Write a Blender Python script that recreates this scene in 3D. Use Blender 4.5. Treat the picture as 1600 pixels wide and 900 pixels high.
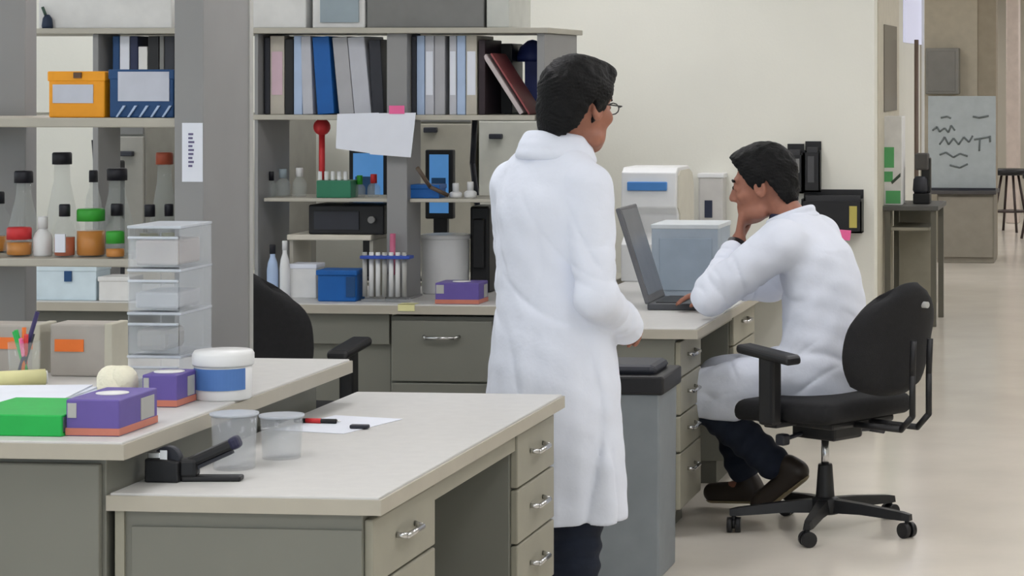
import bpy, bmesh, math, random
import numpy as np
from mathutils import Vector, Matrix
random.seed(7)
for o in list(bpy.data.objects): bpy.data.objects.remove(o)
SC = bpy.context.scene; COL = SC.collection
PI = math.pi

# ------------------------------------------------------------------ camera
F = 3900.0; CAMH = 1.62; TH = math.atan(400/3900); PCX, PCY = 1367.0, 115.0
cd = bpy.data.cameras.new('camera'); cam = bpy.data.objects.new('camera', cd); COL.objects.link(cam)
cam.location = (0, 0, CAMH); cam.rotation_euler = (PI/2, 0, TH)
cd.sensor_width = 36; cd.lens = F*36/1600; cd.clip_end = 200
cd.shift_x = (800-PCX)/1600; cd.shift_y = (PCY-450)/1600
SC.camera = cam
# ------------------------------------------------------------------ light
w = bpy.data.worlds.new('world'); SC.world = w; w.use_nodes = True
w.node_tree.nodes['Background'].inputs[0].default_value = (.80, .90, 1, 1)
w.node_tree.nodes['Background'].inputs[1].default_value = 1.5
SC.view_settings.view_transform = 'Standard'; SC.view_settings.look = 'None'
SC.view_settings.gamma = 1; SC.view_settings.exposure = -0.08
LAMP = 8.0

def at(px, py, Y):
    a = (px-PCX)/F; b = -(py-PCY)/F
    dx = a*math.cos(TH)-math.sin(TH); dy = a*math.sin(TH)+math.cos(TH); t = Y/dy
    return (t*dx, Y, CAMH+t*b)
def xat(px, Y): return at(px, 0, Y)[0]
def zat(py, Y, px=800): return at(px, py, Y)[2]

# ------------------------------------------------------------------ materials
def lin(c):
    r = []
    for v in c[:3]:
        v /= 255.; r.append(v/12.92 if v <= .04045 else ((v+.055)/1.055)**2.4)
    return (*r, 1)
MATS = {}
def mat(name, rgb, rough=.55, metal=0, var=.06, scale=12, bump=0, trans=0, emit=0, spec=.5, ior=1.45, alpha=1, bscale=80):
    if name in MATS: return MATS[name]
    m = bpy.data.materials.new(name); m.use_nodes = True; nt = m.node_tree
    b = nt.nodes['Principled BSDF']; c = lin(rgb)
    b.inputs['Roughness'].default_value = rough; b.inputs['Metallic'].default_value = metal
    b.inputs['Specular IOR Level'].default_value = spec; b.inputs['IOR'].default_value = ior
    b.inputs['Transmission Weight'].default_value = trans; b.inputs['Alpha'].default_value = alpha
    tc = nt.nodes.new('ShaderNodeTexCoord')
    n = nt.nodes.new('ShaderNodeTexNoise'); n.inputs['Scale'].default_value = scale; n.inputs['Detail'].default_value = 4
    nt.links.new(tc.outputs['Object'], n.inputs['Vector'])
    r = nt.nodes.new('ShaderNodeValToRGB')
    r.color_ramp.elements[0].position = .3; r.color_ramp.elements[1].position = .7
    r.color_ramp.elements[0].color = tuple(v*(1-var) for v in c[:3])+(1,)
    r.color_ramp.elements[1].color = tuple(min(1, v*(1+var)) for v in c[:3])+(1,)
    nt.links.new(n.outputs['Fac'], r.inputs['Fac']); nt.links.new(r.outputs['Color'], b.inputs['Base Color'])
    if bump:
        n2 = nt.nodes.new('ShaderNodeTexNoise'); n2.inputs['Scale'].default_value = bscale; n2.inputs['Detail'].default_value = 3
        nt.links.new(tc.outputs['Object'], n2.inputs['Vector'])
        bp = nt.nodes.new('ShaderNodeBump'); bp.inputs['Strength'].default_value = bump; bp.inputs['Distance'].default_value = .01
        nt.links.new(n2.outputs['Fac'], bp.inputs['Height']); nt.links.new(bp.outputs['Normal'], b.inputs['Normal'])
    if emit:
        b.inputs['Emission Color'].default_value = c; b.inputs['Emission Strength'].default_value = emit
    MATS[name] = m; return m
WALL = mat('cream_paint', (222, 221, 211), .85, var=.02, scale=3, bump=.05)
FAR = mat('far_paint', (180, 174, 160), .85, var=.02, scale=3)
CEIL = mat('ceiling_white', (225, 225, 220), .9, var=.02)
FLOOR = mat('vinyl_floor', (220, 213, 201), .16, var=.05, scale=2.5, bump=.02, bscale=6)
TOP = mat('pale_laminate', (200, 199, 196), .45, var=.03, scale=25)
EDGE = mat('edge_band', (176, 170, 156), .5, var=.03)
CAB = mat('grey_steel_paint', (120, 120, 111), .5, var=.03, scale=5)
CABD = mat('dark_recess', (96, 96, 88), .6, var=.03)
CABL = mat('beige_drawer', (150, 147, 132), .5, var=.03)
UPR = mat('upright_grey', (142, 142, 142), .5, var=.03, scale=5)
SHELF = mat('shelf_grey', (178, 174, 162), .5, var=.03)
CHROME = mat('chrome', (200, 200, 200), .2, 1, var=.02)
WHITEP = mat('white_plastic', (225, 226, 226), .35, var=.02)
PAPER = mat('paper', (226, 230, 240), .8, var=.02)
BLACK = mat('black_plastic', (24, 24, 26), .45, var=.1)
FABR = mat('black_fabric', (26, 26, 28), .85, var=.15, scale=60, bump=.15, bscale=300)
CLEAR = mat('clear_plastic', (225, 230, 235), .12, trans=.0, alpha=.2, var=.03, spec=.6)
GLASSM = mat('bottle_glass', (205, 212, 208), .08, alpha=.22, var=.03, spec=.7)
COAT = mat('white_cotton', (226, 231, 243), .9, var=.025, scale=9, bump=.25, bscale=22)
SKIN = mat('brown_skin', (156, 104, 84), .5, var=.08, scale=40)
HAIR = mat('black_hair', (9, 9, 10), .6, var=.3, scale=90, bump=.35, bscale=140, spec=.25)
NAVY = mat('navy_trousers', (24, 32, 48), .85, var=.12, scale=30, bump=.1)
def C(name, rgb, rough=.5, **k): return mat(name, rgb, rough, **k)
BLUE = C('blue', (14, 92, 168)); RED = C('red', (208, 52, 56)); GREEN = C('green', (28, 172, 74)); PURPLE = C('purple', (100, 84, 156))
ORANGE = C('orange', (240, 160, 26)); AMBER = C('amber_liquid', (196, 122, 8), .3); LBLUE = C('light_blue', (172, 192, 222))
DBLUE = C('dark_blue', (26, 70, 118)); GREY = C('mid_grey', (122, 122, 120)); LGREY = C('light_grey', (176, 176, 172)); ORS = C('orange_sticker', (232, 118, 48))
PINK = C('pink', (238, 106, 160)); YEL = C('pale_yellow', (226, 222, 164)); CHAR = C('charcoal', (44, 46, 54)); BROWN = C('brown', (96, 70, 52))
TEAL = C('teal_grey', (150, 164, 172)); SALM = C('salmon', (196, 120, 100)); WHITE = C('white_card', (222, 222, 220), .7)

# ------------------------------------------------------------------ mesh helpers
class G:
    def __init__(s): s.bm = bmesh.new()
    def _app(s, t, M=None):
        if M is not None: bmesh.ops.transform(t, matrix=M, verts=t.verts)
        vm = [s.bm.verts.new(v.co) for v in t.verts]; t.verts.index_update()
        for f in t.faces:
            nf = s.bm.faces.new([vm[v.index] for v in f.verts]); nf.smooth = f.smooth
        t.free(); return s
    def box(s, x0, x1, y0, y1, z0, z1, bev=.0, M=None, seg=2):
        t = bmesh.new(); bmesh.ops.create_cube(t, size=1)
        for v in t.verts: v.co = ((x0+x1)/2+v.co.x*(x1-x0), (y0+y1)/2+v.co.y*(y1-y0), (z0+z1)/2+v.co.z*(z1-z0))
        if bev: bmesh.ops.bevel(t, geom=t.edges[:], offset=bev, segments=seg, profile=.5, affect='EDGES')
        return s._app(t, M)
    def cyl(s, a, b, r, r2=None, n=20, M=None):
        a = Vector(a); b = Vector(b); d = b-a; t = bmesh.new()
        bmesh.ops.create_cone(t, cap_ends=True, segments=n, radius1=r, radius2=r if r2 is None else r2, depth=d.length)
        for f in t.faces: f.smooth = len(f.verts) == 4
        bmesh.ops.transform(t, matrix=Matrix.Translation((a+b)/2) @ d.to_track_quat('Z', 'Y').to_matrix().to_4x4(), verts=t.verts)
        return s._app(t, M)
    def tube(s, pts, r, n=10, M=None):
        for a, b in zip(pts, pts[1:]): s.cyl(a, b, r, n=n, M=M)
        for p in pts[1:-1]: s.ball(p, (r, r, r), 8, M)
        return s
    def ball(s, c, r, n=14, M=None):
        t = bmesh.new(); bmesh.ops.create_uvsphere(t, u_segments=n, v_segments=max(6, n*2//3), radius=1)
        for v in t.verts: v.co = (c[0]+v.co.x*r[0], c[1]+v.co.y*r[1], c[2]+v.co.z*r[2])
        for f in t.faces: f.smooth = True
        return s._app(t, M)
    def lathe(s, prof, n=24, c=(0, 0, 0), M=None):
        t = bmesh.new(); rings = []
        for r, z in prof:
            rings.append([t.verts.new((c[0]+r*math.cos(2*PI*i/n), c[1]+r*math.sin(2*PI*i/n), c[2]+z)) for i in range(n)])
        for A, B in zip(rings, rings[1:]):
            for i in range(n):
                f = t.faces.new((A[i], A[(i+1) % n], B[(i+1) % n], B[i])); f.smooth = True
        t.faces.new(rings[0][::-1]); t.faces.new(rings[-1])
        return s._app(t, M)
    def prism(s, poly, y0, y1, M=None, bev=0):      # poly in x,z, extruded along y
        t = bmesh.new(); A = [t.verts.new((x, y0, z)) for x, z in poly]; B = [t.verts.new((x, y1, z)) for x, z in poly]
        n = len(poly)
        t.faces.new(A); t.faces.new(B[::-1])
        for i in range(n): t.faces.new((A[(i+1) % n], A[i], B[i], B[(i+1) % n]))
        bmesh.ops.recalc_face_normals(t, faces=t.faces)
        if bev: bmesh.ops.bevel(t, geom=t.edges[:], offset=bev, segments=2, profile=.5, affect='EDGES')
        return s._app(t, M)
def tag(o, label, cat, group=None):
    o['label'] = label; o['category'] = cat
    if group: o['group'] = group
    return o
def thing(name, label, cat, loc, rz=0, group=None):
    o = bpy.data.objects.new(name, None); COL.objects.link(o); o.empty_display_size = .1
    o.location = loc; o.rotation_euler = (0, 0, rz); return tag(o, label, cat, group)
def part(name, g, m, parent=None, label=None, world=False):
    """g in the root's local space; world=True: g is in world space and is moved into the (unrotated) root's space"""
    me = bpy.data.meshes.new(name)
    bmesh.ops.recalc_face_normals(g.bm, faces=g.bm.faces)
    g.bm.to_mesh(me); g.bm.free(); me.materials.append(m)
    o = bpy.data.objects.new(name, me); COL.objects.link(o)
    if parent is not None:
        o.parent = parent
        if world:
            root = parent
            off = Vector((0, 0, 0))
            while root is not None: off += root.location; root = root.parent
            me.transform(Matrix.Translation(-off))
    if label: o['label'] = label
    return o
def single(name, g, m, label, cat, loc, group=None):
    o = part(name, g, m); o.data.transform(Matrix.Translation(-Vector(loc))); o.location = loc
    return tag(o, label, cat, group)
def struct(name, g, m, parent=None):
    o = part(name, g, m, parent)
    if parent is None: o['kind'] = 'structure'
    return o

# ------------------------------------------------------------------ room shell
CZ = 2.8
struct('floor', G().box(-7, 4, -3, 30, -.1, 0), FLOOR)
struct('ceiling', G().box(-7, 4, -3, 30, CZ, CZ+.1), CEIL)
WY = 11.5; WX = xat(1366, WY)
struct('wall_back', G().box(-7, WX, WY, WY+.14, 0, CZ), WALL)
struct('baseboard_back', G().box(-1.49, WX+.006, WY-.012, WY, 0, .10), CAB)
struct('wall_left', G().box(-7.1, -7, -3, 30, 0, .9).box(-7.1, -7, -3, 30, 2.5, CZ).box(-7.1, -7, 11, 30, .9, 2.5), WALL)
r = struct('window_3', G().box(-7.06, -7.04, -3, 11, .9, .94).box(-7.06, -7.04, -3, 11, 2.46, 2.5), WHITEP)
for y in (-1, 1, 3, 5, 7, 9): part('mullion', G().box(-7.07, -7.03, y-.03, y+.03, .94, 2.46), WHITEP, r)
struct('wall_right', G().box(4, 4.1, -3, 30, 0, CZ), WALL)
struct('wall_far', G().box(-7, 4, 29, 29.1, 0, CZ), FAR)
CX = -1.62
wc = struct('wall_corridor', G().box(CX-.15, CX, WY+.14, 19.2, 0, CZ), WALL)
# ceiling lamps (above the frame)
k = 0
for ix, x in enumerate((-4.6, -2.4, -.1, 1.3)):
    for iy, y in enumerate((1.5, 4.5, 7.5, 10.3, 13.5, 16.5, 19.5, 23.5, 27)):
        r = thing('ceiling_light', 'recessed fluorescent ceiling light panel with white frame', 'ceiling light', (x, y, CZ), 0, 'fluorescent ceiling lights')
        g = G(); g.box(-.33, .33, -.63, -.6, -.02, 0); g.box(-.33, .33, .6, .63, -.02, 0); g.box(-.33, -.3, -.6, .6, -.02, 0); g.box(.3, .33, -.6, .6, -.02, 0)
        part('frame', g, WHITEP, r)
        part('diffuser', G().box(-.3, .3, -.6, .6, -.012, -.002), mat('lamp_glow', (252, 251, 255), emit=LAMP), r)

# ------------------------------------------------------------------ benches
T = .735; TT = .036
def handle(p, x, y, z, L, axis, m=CHROME):
    """bow pull; axis 'y': on a face looking +x, axis 'x': on a face looking -y"""
    g = G(); o = .022
    if axis == 'y': g.tube([(x, y-L/2, z), (x+o, y-L/2+.012, z-.004), (x+o, y+L/2-.012, z-.004), (x, y+L/2, z)], .0065)
    else: g.tube([(x-L/2, y, z), (x-L/2+.012, y-o, z-.004), (x+L/2-.012, y-o, z-.004), (x+L/2, y, z)], .0065)
    return part('handle', g, CHROME, p, world=True)
def drawer_unit(name, label, X0, X1, Y0, Y1, ztop, fronts, face, toe=.09, front_mat=CABL, body_mat=CAB, group=None):
    r = thing(name, label, 'cabinet', ((X0+X1)/2, (Y0+Y1)/2, 0), 0, group)
    if face == '+x':
        part('body', G().box(X0, X1-.02, Y0, Y1, toe, ztop, .003), body_mat, r, world=True)
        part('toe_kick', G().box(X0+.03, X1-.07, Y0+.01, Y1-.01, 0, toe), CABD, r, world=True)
        z = ztop-.015
        for h in fronts:
            d = part('drawer', G().box(X1-.02, X1, Y0+.008, Y1-.008, z-h+.006, z, .004), front_mat, r, world=True)
            handle(d, X1, (Y0+Y1)/2, z-min(.07, h*.42), .14, 'y'); z -= h
    else:
        part('body', G().box(X0, X1, Y0+.02, Y1, toe, ztop, .003), body_mat, r, world=True)
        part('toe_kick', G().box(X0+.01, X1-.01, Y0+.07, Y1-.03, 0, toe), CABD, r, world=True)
        z = ztop-.015
        for h in fronts:
            d = part('drawer', G().box(X0+.008, X1-.008, Y0, Y0+.02, z-h+.006, z, .004), front_mat, r, world=True)
            handle(d, (X0+X1)/2, Y0, z-min(.06, h*.4), .14, 'x'); z -= h
    return r
def worktop(name, label, X0, X1, Y0, Y1, zt, apron=None):
    r = thing(name, label, 'worktop', ((X0+X1)/2, (Y0+Y1)/2, zt-TT))
    part('slab', G().box(X0+.006, X1-.006, Y0+.006, Y1-.006, zt-TT, zt, .003), TOP, r, world=True)
    g = G(); z0, z1 = zt-TT-.001, zt-.005
    g.box(X0, X1, Y0, Y0+.006, z0, z1); g.box(X0, X1, Y1-.006, Y1, z0, z1); g.box(X1-.006, X1, Y0+.006, Y1-.006, z0, z1); g.box(X0, X0+.006, Y0+.006, Y1-.006, z0, z1)
    part('edge_band', g, EDGE, r, world=True)
    if apron: part('apron', G().box(*apron), CABL, r, world=True)
    return r
# A : near desk-height bench
AX0, AX1, AY0, AY1 = -2.15, -1.555, 5.07, 6.77
AF = -1.58
worktop('worktop', 'pale desk-height worktop nearest the camera holding stapler and clear tubs', AX0, AX1, AY0, AY1, T, (AF-.03, AF-.005, 5.575, 6.33, T-TT-.055, T-TT))
r = drawer_unit('drawer_cabinet', 'grey drawer cabinet at near end of front bench with plain end panel', AX0+.015, AF, AY0+.02, 5.575, T-TT, (.145, .145, .16, .16), '+x', front_mat=CABL)
part('end_stile', G().box(AX0+.015, AX0+.035, AY0+.012, AY0+.02, .0, T-TT), CABL, r, world=True)
part('end_panel', G().box(AX0+.05, AF-.02, AY0+.013, AY0+.02, .09, T-TT-.035, .002), CAB, r, world=True)
drawer_unit('drawer_cabinet', 'beige drawer cabinet at far end of front bench beside standing man', AX0+.015, AF, 6.33, 6.755, T-TT, (.145, .145, .16, .16), '+x')
single('back_panel', G().box(AX0+.016, AX0+.04, 5.58, 6.325, 0, T-TT-.002), CAB, 'plain grey panel at the back of the front bench knee space', 'panel', (AX0+.028, 5.95, 0))
# B : higher bench on the left
BZ = .85; BX1 = -2.09; BY0, BY1 = 5.02, 6.56; BX0 = -3.2
worktop('worktop', 'raised pale worktop at left holding glove boxes and papers', BX0, BX1, BY0, BY1, BZ)
bx = AX0+.004
drawer_unit('drawer_cabinet', 'grey two-drawer cabinet under the raised worktop at left edge', bx-.62, bx-.005, BY0+.035, 5.75, BZ-TT-.001, (.25, .25, .2), '-y', front_mat=CAB)
drawer_unit('drawer_cabinet', 'grey cabinet under the far half of the raised worktop', bx-.62, bx-.035, 5.755, BY1-.02, BZ-TT-.001, (.25, .25, .2), '+x', front_mat=CAB)
# C : rear bench facing the camera
CY0, CY1 = 9.33, 10.15; CXL, CXR = -5.0, -2.16
worktop('worktop', 'long pale rear worktop under the book shelves', CXL, CXR, CY0, CY1, T)
xc0 = xat(606, CY0); xc1 = xat(770, CY0)
drawer_unit('drawer_cabinet', 'grey two-drawer cabinet under rear worktop left of standing man', xc0, xc1, CY0+.02, CY1-.02, T-TT-.012, (.24, .24, .14), '-y', front_mat=CAB)
drawer_unit('drawer_cabinet', 'grey cabinet under rear worktop hidden behind standing man', xc1+.004, CXR-.01, CY0+.02, CY1-.02, T-TT-.012, (.24, .24, .14), '-y', front_mat=CAB)
r = thing('knee_panel', 'grey modesty panel under rear worktop behind the black chair', 'panel', (xc0-.4, CY0+.05, 0))
part('panel', G().box(xat(430, CY0), xc0-.004, CY0+.05, CY0+.07, 0, T-TT-.001), CAB, r, world=True)
part('rail', G().box(xat(430, CY0), xc0-.004, CY0+.03, CY0+.05, T-TT-.12, T-TT-.001), CAB, r, world=True)
r = thing('knee_panel', 'grey panel under rear worktop at far left behind bottles', 'panel', (-4, CY0+.05, 0))
part('panel', G().box(CXL, xat(428, CY0), CY0+.05, CY0+.07, 0, T-TT-.001), CAB, r, world=True)
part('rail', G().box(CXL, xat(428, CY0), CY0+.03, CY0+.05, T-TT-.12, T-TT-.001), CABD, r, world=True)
# D : laptop bench
DX0, DX1, DY0, DY1 = -2.15, -1.495, 8.55, WY-.01; DF = -1.56
worktop('worktop', 'pale worktop under the laptop where seated man leans', DX0, DX1, DY0, DY1, T, (DF-.03, DF-.005, 9.0, 9.74, T-TT-.05, T-TT))
drawer_unit('drawer_cabinet', 'grey drawer cabinet under laptop worktop beside waste bin', DX0+.015, DF, DY0+.02, 9.0, T-TT, (.13, .13, .13, .2), '+x')
drawer_unit('drawer_cabinet', 'beige drawer cabinet under laptop worktop behind seated man', DX0+.015, DF, 9.74, 10.3, T-TT, (.145, .145, .16, .16), '+x')
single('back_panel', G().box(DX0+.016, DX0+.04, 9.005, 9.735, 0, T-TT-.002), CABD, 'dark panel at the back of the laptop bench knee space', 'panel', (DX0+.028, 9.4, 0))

# ------------------------------------------------------------------ shelving row 1 (left, in front)
Y1 = 6.97; cx0, cx1 = xat(272, Y1), xat(318, Y1)
r = thing('shelf_upright', 'tall grey upright panel with a white paper label', 'shelf upright', ((cx0+cx1)/2, Y1+.2, 0))
part('post', G().box(cx0, cx1, Y1, Y1+.40, 0, 2.3, .004), UPR, r, world=True)
part('seam_strip', G().box(cx1-.006, cx1+.004, Y1+.37, Y1+.40, 0, 2.3), LGREY, r, world=True)
lx0, lx1 = xat(285, Y1), xat(317, Y1)
pl = part('paper_label', G().box(lx0, lx1, Y1-.003, Y1-.001, zat(284, Y1, 300), zat(192, Y1, 300)), PAPER, r, 'white paper label', True)
g = G()
for i in range(9):
    zz = zat(208+i*6.2, Y1, 300); g.box(xat(295, Y1), xat(295+random.uniform(6, 11), Y1), Y1-.0042, Y1-.003, zz-.006, zz)
part('printed_text', g, C('violet_print', (98, 92, 128)), pl, world=True)
ux = xat(40, 7.32)
r = thing('shelf_upright', 'grey upright panel at the left edge behind the bottle shelf', 'shelf upright', (ux-.15, 7.36, 0))
part('post', G().box(ux-.30, ux, 7.32, 7.40, 0, 2.3, .004), UPR, r, world=True)
part('bracket', G().box(ux-.16, ux-.14, 7.14, 7.32, 1.02, 1.045), UPR, r, world=True)
part('bracket', G().box(ux-.16, ux-.14, 7.14, 7.32, 1.42, 1.45), UPR, r, world=True)
S1Z = zat(184, 7.0, 150); S2Z = zat(404, 7.0, 150)
single('shelf', G().box(ux-.30, cx0-.001, 6.99, 7.318, S1Z-.028, S1Z, .004), SHELF, 'light grey shelf holding orange and blue box files', 'shelf', (-3.1, 7.15, S1Z-.028))
single('shelf', G().box(ux-.30, cx0-.001, 6.99, 7.318, S2Z-.024, S2Z, .004), SHELF, 'light grey shelf crowded with capped reagent bottles', 'shelf', (-3.1, 7.15, S2Z-.024))

# ------------------------------------------------------------------ shelving row 2 (rear)
Y2 = 9.52
R1, R2, R3 = zat(43, Y2), zat(180, Y2), zat(312, Y2)
rx1 = xat(850, Y2); rx0 = -4.6
def upright(px0, px1, label, z1=None, y0=Y2, y1=10.1):
    x0, x1 = xat(px0, y0), xat(px1, y0)
    r = thing('shelf_upright', label, 'shelf upright', ((x0+x1)/2, (y0+y1)/2, T))
    part('post', G().box(x0, x1, y0+.01, y1, T, z1 or R1-.022, .003), UPR, r, world=True)
    part('foot_plate', G().box(x0-.01, x1+.01, y0+.02, y1-.01, T, T+.008), UPR, r, world=True)
    return x0, x1
upright(603, 635, 'slim grey upright dividing the rear book shelf', y1=9.72)
upright(838, 850, 'grey end panel closing the rear book shelf behind standing man')
upright(143, 152, 'grey upright on rear bench seen above orange box file', y1=9.75)
upright(396, 402, 'grey upright on rear bench just right of the labelled column', y1=9.9)
xe = xat(900, 10.1)
single('shelf', G().box(rx0, rx1+.02, Y2-.02, 10.12, R1-.022, R1, .003), SHELF, 'long top shelf of rear bench carrying storage boxes', 'shelf', (-3.4, 9.8, R1-.022))
single('shelf', G().box(rx0, xat(602.5, Y2+.01)-.002, Y2, 10.08, R2-.02, R2, .003), SHELF, 'rear shelf holding leaning blue and white binders', 'shelf', (-3.7, 9.8, R2-.02))
single('shelf', G().box(xat(635.5, Y2+.01)+.002, xat(837.5, Y2+.01)-.002, Y2, 10.08, R2-.02, R2, .003), SHELF, 'rear shelf holding white binders and a slanted red book', 'shelf', (-2.55, 9.8, R2-.02))
single('shelf', G().box(xat(408, Y2), xat(602, Y2), Y2+.03, 9.86, R3-.014, R3, .003), SHELF, 'narrow reagent shelf with green rack above rear worktop', 'shelf', (-3.15, 9.7, R3-.014))
single('shelf', G().box(xat(636.5, Y2), xat(837, Y2), Y2+.03, 9.86, R3-.014, R3, .003), SHELF, 'narrow reagent shelf with blue box above white bucket', 'shelf', (-2.6, 9.7, R3-.014))
R4 = zat(371, Y2)
r = thing('riser_shelf', 'low cream riser shelf standing on rear worktop', 'shelf', (xat(512, 9.6), 9.7, T))
part('board', G().box(xat(448, 9.6), xat(580, 9.6), 9.6, 9.86, R4-.022, R4, .004), mat('cream_board', (212, 206, 190)), r, world=True)
for p in (450, 575): part('leg', G().box(xat(p, 9.6), xat(p, 9.6)+.014, 9.62, 9.84, T, R4-.022), SHELF, r, world=True)

# boxes on the top shelf
def boxy(name, label, cat, px0, px1, ztop, Y, D, z0, m, lid=None, group=None):
    x0, x1 = xat(px0, Y), xat(px1, Y)
    r = thing(name, label, cat, ((x0+x1)/2, Y+D/2, z0), 0, group)
    part('body', G().box(x0, x1, Y, Y+D, z0, ztop, .005), m, r, world=True)
    if lid: part('lid', G().box(x0-.004, x1+.004, Y-.004, Y+D+.004, ztop-.035, ztop+.006, .004), lid, r, world=True)
    return r
boxy('storage_box', 'white storage box on top shelf right of the grey column', 'box', 385, 478, R1+.25, 9.55, .4, R1, WHITE, WHITE)
boxy('storage_box', 'long white storage box on top shelf left of the grey column', 'box', 60, 268, R1+.25, 9.55, .4, R1, WHITE, WHITE)
r = boxy('storage_bin', 'white framed bin with grey front on top shelf', 'bin', 488, 570, R1+.25, 9.55, .35, R1, WHITE)
part('front_panel', G().box(xat(500, 9.54), xat(560, 9.54), 9.541, 9.549, R1+.022, R1+.22), TEAL, r, world=True)
r = boxy('storage_box', 'long grey steel box on top shelf', 'box', 573, 756, R1+.25, 9.55, .4, R1, GREY)
part('label_holder', G().box(xat(650, 9.54), xat(690, 9.54), 9.544, 9.55, R1+.12, R1+.16), LGREY, r, world=True)
boxy('storage_box', 'small pale box at right end of top shelf', 'box', 760, 796, R1+.25, 9.55, .35, R1, C('pale_grey_card', (198, 200, 194), .7), C('pale_grey_lid', (190, 192, 186), .7))
g = G().lathe([(.0, 0), (.02, 0), (.022, .01), (.018, .04), (.008, .055), (0, .055)], 14)
r = thing('stopper', 'small dark blue cap lying before the long white box on top shelf', 'cap', (xat(74, 9.53), 9.53, R1)); part('knob', g, C('ink_blue', (22, 40, 66)), r); part('stem', G().cyl((-.006, 0, .05), (-.02, 0, .085), .006), C('ink_green', (60, 84, 72)), r)

# binders
def binder(px0, px1, y_top, m, label, tilt=0, Y=9.58, D=.26, spine=None, z0=None, grp=None, name='binder'):
    z0 = R2 if z0 is None else z0
    x0, x1 = xat(px0, Y), xat(px1, Y); w_ = x1-x0; h = min(zat(y_top, Y), R1-.03-w_*abs(math.sin(math.radians(tilt))))-z0
    r = thing(name, label, 'binder', (x0, Y, z0), 0, grp)
    tl = math.radians(tilt)
    lift = max(0, w_*math.sin(tl)) if tl > 0 else 0
    M = Matrix.Translation((0, 0, lift)) @ Matrix.Rotation(tl, 4, 'Y')
    part('cover', G().box(0, w_, 0, D, 0, h, .003, M), m, r)
    part('pages', G().box(w_*.15, w_*.85, .012, D+.004, .006, h-.004, 0, M), PAPER, r)
    if spine: part('spine_label', G().box(w_*.12, w_*.88, -.002, .0, h*.25, h*.8, 0, M), spine, r)
    return r
W1 = C('binder_white', (188, 190, 198)); W2 = C('binder_grey', (172, 172, 176)); W3 = C('binder_cream', (186, 180, 168))
binder(413, 421, 58, CHAR, 'black binder at left end beside the grey column')
binder(422, 444, 52, W3, 'cream binder with pink and white spine label', spine=C('pink_label', (206, 178, 190)))
binder(445, 458, 60, BLACK, 'thin black binder next to cream binder')
binder(459, 472, 54, LBLUE, 'thin pale blue binder')
binder(473, 489, 50, W1, 'thin white binder left of the bright blue binder', -2)
binder(496, 522, 48, BLUE, 'bright blue binder leaning left', -4)
binder(530, 553, 50, W2, 'thick light grey binder leaning left, nearest the blue one', -5.5)
binder(554, 580, 50, W1, 'thick white binder leaning left, middle of the thick three', -5.5)
binder(582, 600, 62, CHAR, 'dark slate binder leaning against slim upright', -3)
binder(643, 650, 52, CHAR, 'thin dark binder just right of the slim upright')
for i, (a, b, m, l) in enumerate(((651, 663, LBLUE, 'pale blue spined binder right of slim upright'), (664, 678, W1, 'white binder, second pale one right of slim upright'), (679, 695, W2, 'light grey binder before the dark gap'),
        (702, 713, W1, 'narrow white binder right of the dark gap'), (714, 727, LBLUE, 'pale blue binder in the right pale group'), (728, 745, W3, 'cream binder last of the right pale group'))):
    binder(a, b, 50, m, l, spine=PAPER if i % 2 else None)
binder(748, 758, 62, C('wine', (44, 30, 36)), 'dark wine binder beside the slanted books')
binder(772, 800, 68, BLACK, 'black binder standing behind slanted books', Y=9.83, D=.18)
binder(812, 819, 70, C('white_red', (196, 184, 184)), 'slanted white magazine leaning left', -33, D=.22)
binder(826, 829, 66, C('dull_red', (150, 78, 80)), 'slanted red covered book leaning left', -33, D=.22)
# blue items under top shelf at right and left section books
single('fabric_bundle', G().lathe([(0, 0), (.06, 0), (.065, .02), (.05, .06), (.02, .085), (0, .09)], 18, (xat(832, 9.94), 9.94, R2+.21)).box(xat(820, 9.88), xat(846, 9.88), 9.88, 10.0, R2+.003, R2+.21), C('indigo', (54, 66, 128)), 'indigo bundle above the slanted books', 'bundle', (xat(832, 9.94), 9.94, R2+.003))
binder(176, 186, 40, DBLUE, 'dark blue binder behind the blue box file, left one')
binder(187, 202, 44, PAPER, 'white upright folder behind the blue box file')
binder(203, 215, 48, C('navy2', (34, 42, 74)), 'navy binder behind the blue box file')
binder(216, 230, 72, WHITE, 'short white folder behind the blue box file')
binder(231, 248, 48, BLACK, 'black binder behind the blue box file')
binder(249, 256, 48, GREY, 'thin grey folder behind the blue box file')
binder(257, 272, 48, CHAR, 'charcoal binder behind the blue box file by the column')
# box files on row 1
def boxfile(px0, px1, pyt, m, label, panel, Y=7.02, D=.24):
    x0, x1 = xat(px0, Y), xat(px1, Y); zt = zat(pyt, Y, px0)
    r = thing('box_file', label, 'box file', ((x0+x1)/2, Y, S1Z))
    part('body', G().box(x0, x1, Y, Y+D, S1Z, zt, .004), m, r, world=True)
    part('lid', G().box(x0-.003, x1+.003, Y-.003, Y+D, zt-.026, zt+.003, .003), m, r, world=True)
    a, b, c, d = panel
    part('label_panel', G().box(xat(a, Y), xat(b, Y), Y-.004, Y, zat(d, Y, a), zat(c, Y, a)), C('label_card', (196, 200, 212), .7), r, world=True)
    return r
r = boxfile(76, 163, 113, ORANGE, 'bright orange box file with white label on bottle rack shelf', (83, 146, 132, 161))
part('clasp', G().box(xat(112, 7.0), xat(124, 7.0), 7.011, 7.017, zat(122, 7.01, 118), zat(113, 7.01, 118)), BROWN, r, world=True)
r = boxfile(171, 271, 110, DBLUE, 'dark blue box file with large pale label on bottle rack shelf', (185, 265, 112, 158))
g = G()
for i in range(5):
    x = xat(180+i*18, 7.01); g.prism([(x, zat(183, 7.01, 200)), (x+.006, zat(183, 7.01, 200)), (x+.03, zat(165, 7.01, 200)), (x+.022, zat(165, 7.01, 200))], 7.012, 7.018)
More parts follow.
